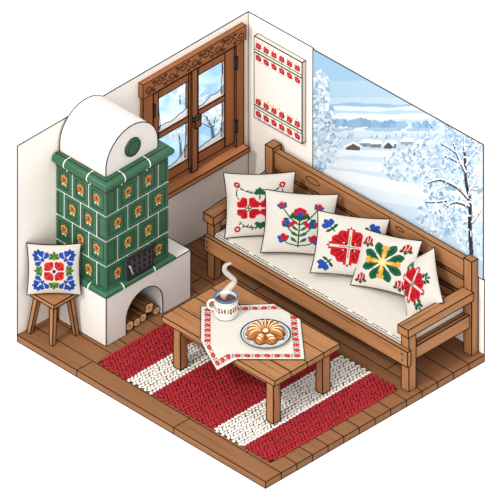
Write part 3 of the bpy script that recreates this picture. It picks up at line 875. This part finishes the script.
def art_plant(U, V):
    p = Paint(U, V, BASE)
    p.line([(0, -.78), (0, .25)], .05, GRN)
    for s in (-1, 1):
        p.line(curve((0, -.05), (.3 * s, .12), (.50 * s, .50)), .04, GRN); p.line(curve((0, -.40), (.2 * s, -.35), (.33 * s, -.15)), .04, GRN); p.line(curve((0, -.74), (.25 * s, -.76), (.42 * s, -.6)), .04, GRN)
        for y, L in ((-.62, .24), (-.42, .24), (-.22, .22), (-.02, .2)):
            p.petal(0, y - .05, 90 - 52 * s, .02, L + .06, .05, '2c6b40'); 
        p.petal(.28 * s, .12, 90 + 20 * s, 0, .2, .05, GRN); p.petal(.30 * s, .16, -20 if s > 0 else 200, 0, .2, .05, GRN)
        tulip(p, .52 * s, .55, .15, 90 - 25 * s, RED, BLU)
        tulip(p, .37 * s, -.05, .17, 90 + 10 * s, BLU, RED); p.petal(.30 * s, -.16, 90 + 35 * s, 0, .3, .07, RED)
        tulip(p, .44 * s, -.52, .17, 90 - 5 * s, RED, BLU); p.ell(.48 * s, -.58, .08, .10, BLU); p.ell(.40 * s, -.50, .09, .09, RED)
        p.ell(.58 * s, .68, .025, .03, 'e8b89a'); p.ell(.50 * s, .70, .025, .03, 'e8b89a')
    p.petal(0, .08, 90 + 42, 0, .36, .09, GRN); p.petal(0, .08, 90 - 42, 0, .36, .09, GRN)
    p.ell(0, .34, .15, .15, DBL); p.ell(-.09, .38, .10, .12, 'c0262c'); p.ell(.09, .38, .10, .12, 'c0262c'); p.ell(0, .40, .12, .14, RED); p.ell(0, .30, .10, .08, BLU)
    p.petal(0, .05, 90, 0, .2, .12, GRN)
    return p.c
def art_cross(U, V):
    p = Paint(U, V, BASE)
    cx, cy = -.02, -.04
    for k in range(4):
        a = 90 * k; spray(p, cx + .42 * math.cos(R(a)), cy + .42 * math.sin(R(a)), a, .27, 'c23038', 5, .16, 110)
        p.petal(cx, cy, a, .30, .60, .06, RED)
        a = 45 + 90 * k; c, s = math.cos(R(a)), math.sin(R(a))
        x, y = cx + .90 * c, cy + .90 * s
        p.line([(x - .12 * c - .16 * s, y - .12 * s + .16 * c), (x - .12 * c + .16 * s, y - .12 * s - .16 * c)], .06, GRN)
        p.line([(x - .22 * c, y - .22 * s), (x + .04 * c, y + .04 * s)], .04, GRN)
        for o in (-52, 0, 52): p.petal(x - .04 * c, y - .04 * s, a + o, 0, .27, .085, BLU)
        for o in (-1, 1): p.petal(x - .1 * c, y - .1 * s, a + 90 * o, .03, .24, .04, GRN)
    four(p, cx, cy, .60, RED, DRED, 'eadfd4')
    p.line([(cx - .3, cy), (cx + .3, cy)], .045, '9a9a8c'); p.line([(cx, cy - .36), (cx, cy + .36)], .045, '9a9a8c')
    for sx_ in (-1, 1):
        for sy_ in (-1, 1): p.ell(cx + .11 * sx_, cy + .11 * sy_, .03, .03, '1a1512'); p.ell(cx + .17 * sx_, cy + .12 * sy_, .02, .02, 'f0e6da')
    return p.c
def art_leaves(U, V):
    p = Paint(U, V, BASE)
    cx, cy = 0, .0
    for k in range(4):
        a = 45 + 90 * k
        for o in (-20, 20): p.petal(cx, cy, a + o, .12, .76, .155, '1f6240', .6)
        for o in (-20, 20): p.petal(cx, cy, a + o, .25, .66, .028, '123d28')
        p.petal(cx, cy, a, .22, .90, .035, BASE)
        a2 = 90 * k
        p.petal(cx, cy, a2, .0, .50, .085, YEL); spray(p, cx + .42 * math.cos(R(a2)), cy + .42 * math.sin(R(a2)), a2, .24, YEL, 4, .2, 80)
        p.petal(cx, cy, a2, .02, .34, .02, 'f7e2a0')
        x, y = .92 * math.cos(R(a)), .92 * math.sin(R(a)); 
        rose(p, x * 1.02, y * 1.02, .15)
    p.ell(cx, cy, .15, .15, 'f0d488'); p.ell(cx, cy, .08, .08, 'f7e6b8')
    for k in range(8): p.ell(cx + .20 * math.cos(R(22 + 45 * k)), cy + .20 * math.sin(R(22 + 45 * k)), .022, .022, '7a1a1a')
    return p.c
def art_tilt(U, V):
    U, V = (U + .20) * .94, (V + .06) * .94
    p = Paint(U, V, BASE)
    for k in range(4):
        a = 45 + 90 * k; c, s = math.cos(R(a)), math.sin(R(a))
        spray(p, .50 * c, .50 * s, a, .22, 'c23038', 4, .2, 90)
        a = 90 * k; c, s = math.cos(R(a)), math.sin(R(a))
        p.line([(.48 * c, .48 * s), (.80 * c, .80 * s)], .05, GRN)
        for t in (.55, .68):
            for o in (-55, 55): p.petal(t * c, t * s, a + o, 0, .24, .06, GRN)
        p.petal(.74 * c, .74 * s, a, 0, .16, .05, GRN); p.ell(.88 * c, .88 * s, .035, .035, 'd0572e')
    four(p, 0, 0, .60, RED, DRED, 'eadfd4', 0)
    for k in range(8): p.petal(0, 0, 45 * k, 0, .15, .025, '9fb4a4' if k % 2 else GRN)
    return p.c
def art_blue(U, V):
    p = Paint(U, V, BASE)
    for k in range(4):
        a = 45 + 90 * k; c, s = math.cos(R(a)), math.sin(R(a))
        for o in (-78, -40, 40, 78): p.petal(.60 * c, .60 * s, a + o, .04, .38, .105, BLU, .6)
        for o in (-32, 0, 32): p.petal(.76 * c, .76 * s, a + o, .0, .32, .075, '2448a0')
        p.line([(.60 * c, .60 * s), (.90 * c, .90 * s)], .035, 'e4e6ec')
        for o in (-55, 55): p.petal(.60 * c, .60 * s, a + o, .10, .32, .02, 'cfd8ea')
        p.petal(.58 * c, .58 * s, a, -.06, .14, .06, '2448a0')
        a = 90 * k; c, s = math.cos(R(a)), math.sin(R(a))
        spray(p, .52 * c, .52 * s, a, .28, '3c7a34', 5, .22, 170); p.petal(.46 * c, .46 * s, a, 0, .3, .06, '5a7a2e'); p.ell(.50 * c, .50 * s, .055, .055, '8a9a3a')
    for k in range(4):
        a = 45 + 90 * k; c, s = math.cos(R(a)), math.sin(R(a))
        p.ell(.24 * c + .10 * s, .24 * s - .10 * c, .16, .15, 'd8342e'); p.ell(.24 * c - .10 * s, .24 * s + .10 * c, .16, .15, 'd8342e')
        p.ell(.33 * c, .33 * s, .16, .14, 'dd3c34')
        for o in (-22, 8, 30): p.petal(0, 0, a + o, .20, .40, .03, '8e1a1e')
    for k in range(4):
        a = R(90 * k); p.line([(0, 0), (.40 * math.cos(a), .40 * math.sin(a))], .05, 'efe6dc')
    for k in range(8): p.petal(0, 0, 45 * k + 22, 0, .16, .03, 'f4efe8')
    p.ell(0, 0, .075, .075, '2a3f98')
    return p.c

def cushion(label, e1, e2, w_, h_, art, z_rest, px=None, at=None, th=.078, pinch=.075, group='embroidered cushions on the bench', skew=0):
    e1, e2 = Vector(e1).normalized(), Vector(e2).normalized()       # in room coordinates (x, v, z)
    nn = Vector(e1).cross(e2); cam = Vector((1, 1, 1))
    if nn.dot(cam) < 0: nn = -nn
    nn.normalize()
    def outline(u, v):
        a = u * (1 - pinch * (1 - v * v) + .0 * v); b = v * (1 - pinch * (1 - u * u))
        return e1 * (a * w_ / 2) + e2 * (b * h_ / 2 + skew * u)
    def prof(u, v): return th * ((1 - abs(u) ** 2.4) ** .62) * ((1 - abs(v) ** 2.4) ** .62)
    ftop = lambda u, v: outline(u, v) + nn * prof(u, v)
    fbot = lambda u, v: outline(u, v) - nn * prof(u, v)
    lo = min(ftop(u, v).z for u in np.linspace(-1, 1, 13) for v in np.linspace(-1, 1, 13))
    lo = min(lo, min(fbot(u, v).z for u in np.linspace(-1, 1, 13) for v in np.linspace(-1, 1, 13)))
    zc = z_rest - lo
    c = Vector(P(*px, zc)) if px else Vector((*at, zc))
    mb = MB()
    mb.grid(lambda u, v: c + ftop(u, v), 96, 96, art)
    i0 = len(mb.f)
    mb.grid(lambda u, v: c + fbot(u, v), 24, 24, lambda U, V: Paint(U, V, BASE).c)
    ring = []
    for k in range(24): ring.append((-1 + 2 * k / 24, -1))
    for k in range(24): ring.append((1, -1 + 2 * k / 24))
    for k in range(24): ring.append((1 - 2 * k / 24, 1))
    for k in range(24): ring.append((-1, 1 - 2 * k / 24))
    t = thing('cushion', label, 'cushion', (c.x, c.y, z_rest), group)
    build('cover', mb, M['paint'], t, ink=False, smooth=True, ang=75, recalc=False)
    sm = MB(); sm.tube([c + outline(u, v) for u, v in ring], .0055, n=6, closed=True)
    tag(build('piping', sm, INK, t, ink=False, smooth=True), 'dark seam piping around the cushion edge')
    return t, c
def axes(ang, yaw=0, tilt=0):
    """cushion leaning back: turned in its own plane by ang degrees"""
    r_ = Vector((1, -1, 0)).normalized(); u_ = Vector((-1, -1, 2)).normalized(); n_ = Vector((1, 1, 1)).normalized()
    a = R(ang); e1, e2 = r_ * math.cos(a) + u_ * math.sin(a), -r_ * math.sin(a) + u_ * math.cos(a)
    return e1, e2
e = axes(1); cushion('linen cushion with two red flowers and green garland, leftmost on the bench', *e, .640, .585, art_roses, .506, px=(260.0, 205.0))
e = axes(-4); cushion('linen cushion with a branching plant of red and blue tulips, second from the left', *e, .655, .565, art_plant, .506, px=(299.5, 223.5))
e = axes(-7); cushion('linen cushion with big red four-petal flower and blue corner tulips, middle of the bench', *e, .645, .560, art_cross, .506, px=(350.0, 246.0))
def lean(p1, p2, d):
    """two edge directions of a cushion from the way it leans (seen right-and-up components and depth d of the first)"""
    a1, b1 = p1[0] / PXM, p1[1] / PXM; a2, b2 = p2[0] / PXM, p2[1] / PXM
    d2 = -(a1 * a2 + b1 * b2) / d
    cv = lambda w_: Vector((w_.x, -w_.y, w_.z))
    e1, e2 = cv(CAM_R * a1 + CAM_U * b1 + CAM_F * d), cv(CAM_R * a2 + CAM_U * b2 + CAM_F * d2)
    return e1, e2, e1.length, e2.length
cushion('linen cushion with green leaves around a yellow cross, in front of the red flower cushion', *lean((60, -13), (12.4, 57), -.30), art_leaves, .506, px=(386.5, 263.0))
cushion('tilted linen cushion with red flower and green sprigs propped beside the right armrest', *lean((36, 17), (-9, 55), -.20), art_tilt, .484, px=(421.0, 283.5), th=.085)
th = R(9); e1 = Vector((1, -1, 0)).normalized(); e2 = Vector((-math.sin(th) * .7071, -math.sin(th) * .7071, math.cos(th)))
cushion('linen cushion with blue corner sprays and red flower standing on the stool', e1, e2, .485, .515, art_blue, .451, px=(54.0, 269.0), th=.052, group=None)

# ================================================================== STOOL
stool = thing('wooden_stool', 'small square wooden stool with splayed legs holding a cushion by the stove', 'stool', (.10, 2.53, 0))
b = MB(); b.box(-.045, .250, 2.382, 2.690, .410, .450); build('seat', b, M['wx'], stool)
for (fx, fv, tx, tv) in ((.2135, 2.672, .185, 2.630), (-.060, 2.680, -.010, 2.630), (.2500, 2.412, .200, 2.440), (-.035, 2.400, .000, 2.44)):
    b = MB(); h0, h1 = .019, .024
    b.hexa([(fx - h0, fv - h0, 0), (fx + h0, fv - h0, 0), (fx + h0, fv + h0, 0), (fx - h0, fv + h0, 0)], [(tx - h1, tv - h1, .411), (tx + h1, tv - h1, .411), (tx + h1, tv + h1, .411), (tx - h1, tv + h1, .411)])
    build('leg', b, M['wz'], stool)

# ================================================================== RUG
rg = MB()
RX0, RX1, RV0, RV1 = .690, 2.880, .985, 2.600
stripes = [(RX0, 1.07, 0), (1.07, 1.385, 1), (1.385, 2.14, 0), (2.14, 2.525, 1), (2.525, RX1, 0)]
for a, b_, k in stripes:
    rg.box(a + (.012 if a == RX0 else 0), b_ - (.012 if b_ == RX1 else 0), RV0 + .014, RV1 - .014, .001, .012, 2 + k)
rnd = random.Random(4)
px_, pv_ = .0345, .0410
nx = int((RX1 - RX0) / px_); nv = int((RV1 - RV0) / pv_)
for i in range(nx):
    x = RX0 + .018 + (RX1 - RX0 - .036) * i / (nx - 1)
    k = [s[2] for s in stripes if s[0] <= x <= s[1]][0]
    for j in range(nv):
        if (i in (0, nx - 1)) and (j in (0, nv - 1)): continue
        v = RV0 + .024 + (RV1 - RV0 - .048) * (j + (.25 if i % 2 else -.25)) / (nv - 1)
        a = R(32 if i % 2 else -32) + rnd.uniform(-.22, .22)
        L, W_, H_ = .0245 * rnd.uniform(.9, 1.12) , .0158 * rnd.uniform(.9, 1.1), .0115 * rnd.uniform(.85, 1.15)
        rg.ellipsoid((x + rnd.uniform(-.003, .003), v + rnd.uniform(-.003, .003), .011), [(math.sin(a) * L, math.cos(a) * L, 0), (math.cos(a) * W_, -math.sin(a) * W_, 0), (0, 0, H_)], 8, 3, k, True)
rug = build('striped_rug', rg, [M['red'], M['white'], M['red_gap'], M['white_gap']], ink=False, smooth=True, ang=60, recalc=False)
tag(rug, 'chunky knitted rug in red and white stripes on the wooden floor', 'rug')

# ================================================================== TABLE
TZ = .507
table = thing('coffee_table', 'low wooden plank table standing on the striped rug', 'table', (1.8, 1.77, 0))
tt = MB(); vs_ = [1.366, 1.565, 1.77, 1.975, 2.182]
for a, b in zip(vs_[:-1], vs_[1:]): tt.box(1.100, 2.512, a + .0005, b - .0005, TZ - .056, TZ)
build('tabletop', tt, M['wx'], table, r=.004)
for (x0, x1, v0, v1) in ((2.405, 2.492, 2.090, 2.178), (2.395, 2.478, 1.455, 1.545), (1.235, 1.3225, 2.090, 2.174), (1.235, 1.32, 1.455, 1.545)):
    b = MB(); b.box(x0, x1, v0, v1, .029, TZ - .055); build('leg', b, M['wz'], table)
b = MB(); b.box(1.27, 2.44, 1.485, 1.515, TZ - .115, TZ - .055); build('apron', b, M['wx'], table)
b = MB(); b.box(1.27, 2.44, 2.115, 2.145, TZ - .115, TZ - .055); build('apron', b, M['wx'], table)

# embroidered cloth: a square laid cornerwise, two corners folded down over the long edges
CC = Vector((1.857, 1.800)); half = .436
d1 = Vector((1, -.06)).normalized(); d2 = Vector((.06, 1)).normalized()
E1, E2 = (d1 + d2).normalized(), (d1 - d2).normalized()
VF, VB = 2.190, 1.358
def cloth(u, w_, lift=.0065):
    q = CC + E1 * (u * half) + E2 * (w_ * half)
    x, v, z = q.x - .079 * (1 + u) * (1 - w_) / 4, q.y, TZ + lift
    rf = .012
    if v > VF: z -= (v - VF); v = VF + lift + .012 * min(1, (v - VF) / .1); 
    elif v < VB: z -= (VB - v); v = VB - lift
    return (x, v, z)
def cloth_paint(U, W):
    p = Paint(U, W, 'efe9df', .69)
    for k in range(10):
        t = -.86 + 1.72 * k / 9
        for (x, y) in ((t, -.86), (t, .86), (-.86, t), (.86, t)):
            p.ell(x, y, .068, .068, 'c93238'); p.ell(x - .03, y + .02, .03, .03, 'd5484a')
            p.ell(x + .02, y - .02, .018, .018, 'e88a7a')
        t2 = t + .0955
        if k < 9:
            for s in (-1, 1):
                for o in (-.045, .045): p.ell(t2, .86 * s + o, .020, .022, '3f4a38'); p.ell(.86 * s + o, t2, .022, .020, '3f4a38')
                p.ell(t2, .86 * s, .014, .014, '9a6a50'); p.ell(.86 * s, t2, .014, .014, '9a6a50')
    return p.c
cl = MB(); cl.grid(cloth, 110, 110, cloth_paint)
edge = [(-1 + 2 * k / 40, -1) for k in range(40)] + [(1, -1 + 2 * k / 40) for k in range(40)] + [(1 - 2 * k / 40, 1) for k in range(40)] + [(-1, 1 - 2 * k / 40) for k in range(40)]
ep = [cloth(*q) for q in edge]
cl.lines = [(ep[k], ep[(k + 1) % len(ep)]) for k in range(len(ep))]
clo = build('tablecloth', cl, M['paint'], ink=False, r=.0036, recalc=False)
tag(clo, 'small white cloth with red embroidered border lying cornerwise on the table', 'tablecloth')

# ================================================================== MUG
mc = P(226, 314.8, TZ + .009)
mug = thing('enamel_mug', 'white enamel mug with blue rim and floral band on the tablecloth', 'mug', mc)
MR, MHH = .106, .203
def mug_r(t): return MR * (1 - .10 * max(0, (.14 - t) / .14) ** 2)
def mug_paint(U, W):
    ang = (U + 1) * 180; t = (W + 1) / 2
    p = Paint(ang, t * 100, 'f3f0ea', .85)
    p.put(t > .93, '3f6485'); p.put((t > .82) & (t < .84), '8a9098'); p.put((t > .17) & (t < .19), '8a9098')
    # front of the mug faces x+v, 45 degrees
    for k in range(24):
        a = k * 15 + 5; m3 = k % 4
        if m3 == 0: p.ell(a, 48, 5, 11, 'c8323a'); p.ell(a + 2, 62, 3, 6, 'c8323a')
        elif m3 == 1:
            for o in (-1, 1): p.ell(a + 3 * o, 42, 3.4, 9, '2e7a44'); p.ell(a + 3 * o, 58, 3.4, 8, '2e7a44')
        elif m3 == 2: p.ell(a, 52, 4, 14, 'd8545c'); p.ell(a, 40, 3, 5, '9a2430')
        else: p.ell(a, 50, 5, 12, '8a6a2c'); p.ell(a + 4, 60, 4, 7, '2e7a44')
    return p.c
b = MB()
b.grid(lambda u, w_: (mc[0] + mug_r((w_ + 1) / 2) * math.cos((u + 1) * PI), mc[1] + mug_r((w_ + 1) / 2) * math.sin((u + 1) * PI), mc[2] + MHH * (w_ + 1) / 2), 96, 40, mug_paint)
prof = [(MR, MHH), (MR - .007, MHH), (MR - .009, .02), (.001, .02)]
i0 = len(b.f)
b.lathe(mc, prof, 48, 1, cap=False)
b.lathe(mc, [(mug_r(0), 0), (.001, 0)], 48, 1, cap=False)
M['mug_white'] = plain('enamel_white', 'f3f0ea', .3, .4)
b.lines = [((mc[0] + mug_r(0) * math.cos(t), mc[1] + mug_r(0) * math.sin(t), mc[2]), (mc[0] + mug_r(0) * math.cos(t + PI / 24), mc[1] + mug_r(0) * math.sin(t + PI / 24), mc[2])) for t in np.arange(48) * PI / 24]
build('body', b, [M['enamel'], M['mug_white']], mug, ink=False, smooth=True, ang=50, r=.003, recalc=False)
b = MB(); b.tube([(mc[0] + (MR - .003) * math.cos(t), mc[1] + (MR - .003) * math.sin(t), mc[2] + MHH) for t in np.arange(48) * PI / 24], .0085, n=8, closed=True)
tag(build('rim', b, M['blue'], mug, ink=False, smooth=True), 'blue rim')
hx = Vector((-.7071, .7071, 0))
hp = [(mc[0] + hx.x * q, mc[1] + hx.y * q, mc[2] + z) for q, z in ((MR - .012, .162), (MR + .012, .167), (MR + .042, .154), (MR + .057, .120), (MR + .048, .084), (MR + .020, .062), (MR - .012, .064))]
b = MB(); b.tube(hp, .0125, n=8)
for s in (.0125,):
    for sd in (-1, 1):
        q = []
        for i, p in enumerate(hp):
            a = Vector(hp[max(0, i - 1)]); c = Vector(hp[min(len(hp) - 1, i + 1)]); d = (c - a).normalized(); n_ = d.cross(Vector((.7071, .7071, 0))).normalized()
            q.append(Vector(p) + n_ * s * sd)
        b.lines += list(zip(q[:-1], q[1:]))
build('handle', b, M['mug_white'], mug, ink=False, smooth=True, r=.003)
b = MB(); b.lathe((mc[0], mc[1], mc[2] + .155), [(.001, 0), (MR - .0095, 0), (MR - .0095, .006), (.001, .006)], 40, 0, cap=False)
cof = build('coffee', b, M['coffee'], ink=False, smooth=True, ang=50)
tag(cof, 'dark brown coffee filling the enamel mug', 'coffee')
# steam: two thin wisps rising in an S curve
b = MB()
def wisp(pts, rs):
    q = [Vector(P(sx, sy, 0)) for sx, sy in ((0, 0),)]
    out_ = []
    top0 = Vector((mc[0], mc[1], mc[2] + .175))
    for (dx, dz) in pts: out_.append(top0 + Vector((.7071 * dx, -.7071 * dx, dz)))
    # smooth
    sm_ = []
    for i in range(len(out_) - 1):
        p0, p1, p2, p3 = out_[max(0, i - 1)], out_[i], out_[i + 1], out_[min(len(out_) - 1, i + 2)]
        for k in range(6):
            t = k / 6; sm_.append(.5 * ((2 * p1) + (p2 - p0) * t + (2 * p0 - 5 * p1 + 4 * p2 - p3) * t * t + (3 * p1 - p0 - 3 * p2 + p3) * t ** 3))
    sm_.append(out_[-1])
    rr_ = [np.interp(i / (len(sm_) - 1), np.linspace(0, 1, len(rs)), rs) for i in range(len(sm_))]
    b.tube(sm_, [float(x) for x in rr_], n=10)
wisp([(-.015, 0), (-.02, .05), (.03, .12), (.075, .19), (.035, .245), (-.01, .30), (-.005, .36), (.045, .385)], [.010, .034, .030, .024, .024, .024, .020, .008])
st = build('steam', b, M['steam'], ink=False, smooth=True, ang=80)
tag(st, 'pale curl of steam rising from the coffee mug', 'steam')

# ================================================================== PLATE AND PASTRY
pc = P(265.6, 336.3, TZ + .009)
def plate_paint(U, W):
    t = (W + 1) / 2 * .222
    p = Paint((U + 1) * 180, t * 1000, 'eef0f0', .8)
    p.put(t > .213, '34495e'); p.put((t > .188) & (t < .203), '8fb0cc')
    for k in range(18): p.ell(k * 20, 178, 5, 6, 'a9c1d6')
    p.put((t > .150) & (t < .156), 'a9c1d6')
    return p.c
def plate_z(t): return .006 + (.022 * ((t - .13) / .09) ** 1.2 if t > .13 else 0)
b = MB()
b.grid(lambda u, w_: (pc[0] + max(.0005, (w_ + 1) / 2 * .222) * math.cos((u + 1) * PI), pc[1] + max(.0005, (w_ + 1) / 2 * .222) * math.sin((u + 1) * PI), pc[2] + plate_z((w_ + 1) / 2 * .222)), 90, 48, plate_paint)
b.lathe(pc, [(.222, plate_z(.222)), (.218, plate_z(.222) - .006), (.13, 0), (.001, 0)], 60, 1, cap=False)
b.lines = [((pc[0] + .222 * math.cos(t), pc[1] + .222 * math.sin(t), pc[2] + plate_z(.222)), (pc[0] + .222 * math.cos(t + PI / 30), pc[1] + .222 * math.sin(t + PI / 30), pc[2] + plate_z(.222))) for t in np.arange(60) * PI / 30]
pl = build('plate', b, [M['enamel'], M['mug_white']], ink=False, smooth=True, ang=60, r=.0036, recalc=False)
tag(pl, 'white round plate with blue rim under the pastry', 'plate')
bc = Vector((pc[0], pc[1], pc[2] + .010)) + Vector((-.7071, -.7071, 0)) * .005
rt, up2 = Vector((.7071, -.7071, 0)), Vector((-.7071, -.7071, 0))
pastry = thing('pastry', 'golden glazed fan-shaped pastry ring on the plate', 'pastry', tuple(bc))
b, gz = MB(), MB()
nl = 11
for k in range(nl + 2):
    if k < nl: a = R(-24 + 228 * k / (nl - 1)); r0, L, W_, H_ = .102, .078, .0265, .080
    else: a = R((-65, -115)[k - nl]); r0, L, W_, H_ = .112, .056, .046, .066
    d = rt * math.cos(a) + up2 * math.sin(a); s = rt * -math.sin(a) + up2 * math.cos(a)
    c = bc + d * r0 + Vector((0, 0, .002))
    b.ellipsoid(c, [d * L, s * W_, Vector((0, 0, H_))], 16, 6, 0, True)
    # dark groove line along each lobe's flank and outline at its foot
    pts = [c + d * L * math.cos(t) + s * W_ * 1.0 * math.sin(t) + Vector((0, 0, .006)) for t in np.linspace(-PI / 2, PI / 2, 9)]
    b.lines += list(zip(pts[:-1], pts[1:]))
    for sg in (-1,):
        pts = [c + d * L * .97 * math.sin(t) + s * W_ * sg * .80 * math.cos(t) * 1 + Vector((0, 0, H_ * .60 * math.cos(t))) for t in np.linspace(-1.4, 1.4, 9)]
        b.lines += list(zip(pts[:-1], pts[1:]))
    if k < nl:
        pts = [c + d * L * math.sin(t) * .92 + s * W_ * .12 + Vector((0, 0, H_ * 1.01 * math.cos(t) ** .9)) for t in np.linspace(-1.0, 1.05, 9)]
        gz.tube(pts, [.001, .003, .005, .006, .006, .006, .005, .003, .001], n=6)
    else:
        for q in (-.5, .0, .5):
            pts = [c + d * L * (q + .25 * t) + s * W_ * t * .8 + Vector((0, 0, H_ * math.sqrt(max(.05, 1 - q * q - .5 * t * t)) * 1.0)) for t in np.linspace(-.8, .8, 7)]
            gz.tube(pts, [.002, .005, .007, .008, .007, .005, .002], n=6)
b.ellipsoid(bc, [rt * .150, up2 * .135, Vector((0, 0, .042))], 24, 5, 1, True)
gz.ellipsoid(bc + Vector((0, 0, .050)), [rt * .028, up2 * .030, Vector((0, 0, .014))], 14, 4, 0, True)
build('crust', b, [M['bread'], M['bread_dark']], pastry, ink=False, smooth=True, ang=70, r=.0028)
tag(build('glaze', gz, M['glaze'], pastry, ink=False, smooth=True, ang=70), 'white sugar glaze stripes')

# ================================================================== LIGHT AND CAMERA
wd = bpy.data.worlds.new('World'); SC.world = wd; wd.use_nodes = True
bg = wd.node_tree.nodes['Background']; bg.inputs[0].default_value = (1, 1, 1, 1); bg.inputs[1].default_value = 1.24
sd = bpy.data.lights.new('sun', 'SUN'); sd.energy = 1.5; sd.angle = R(5); sd.color = (1, .97, .92)
so = bpy.data.objects.new('sun', sd); COL.objects.link(so)
so.rotation_euler = Vector((-.04, .66, -.78)).to_track_quat('-Z', 'Y').to_euler()
so.location = (0, -3, 5)
fd = bpy.data.lights.new('fill_sun', 'SUN'); fd.energy = 1.3; fd.angle = R(40); fd.color = (1, .97, .93)
fo = bpy.data.objects.new('fill_sun', fd); COL.objects.link(fo)
fo.rotation_euler = Vector((-.38, 1, -.52)).to_track_quat('-Z', 'Y').to_euler(); fo.location = (4, -4, 5)
cd = bpy.data.cameras.new('camera'); cam = bpy.data.objects.new('camera', cd); COL.objects.link(cam)
cd.type = 'ORTHO'; cd.ortho_scale = 500 / PXM
cd.clip_start = .1; cd.clip_end = 60
rr3, uu3, ff3 = CAM_R, CAM_U, CAM_F
loc = rr3 * ((250 - OX) / PXM) + uu3 * ((OY - 250) / PXM) - ff3 * 14
cam.matrix_world = Matrix(((rr3.x, uu3.x, -ff3.x, loc.x), (rr3.y, uu3.y, -ff3.y, loc.y), (rr3.z, uu3.z, -ff3.z, loc.z), (0, 0, 0, 1)))
SC.camera = cam
vs3 = SC.view_settings
vs3.view_transform = 'Standard'; vs3.look = 'None'; vs3.exposure = 0.0; vs3.gamma = 1.0; vs3.use_curve_mapping = False
SC.display_settings.display_device = 'sRGB'
for o in bpy.data.objects:
    if '_o' in o: del o['_o']
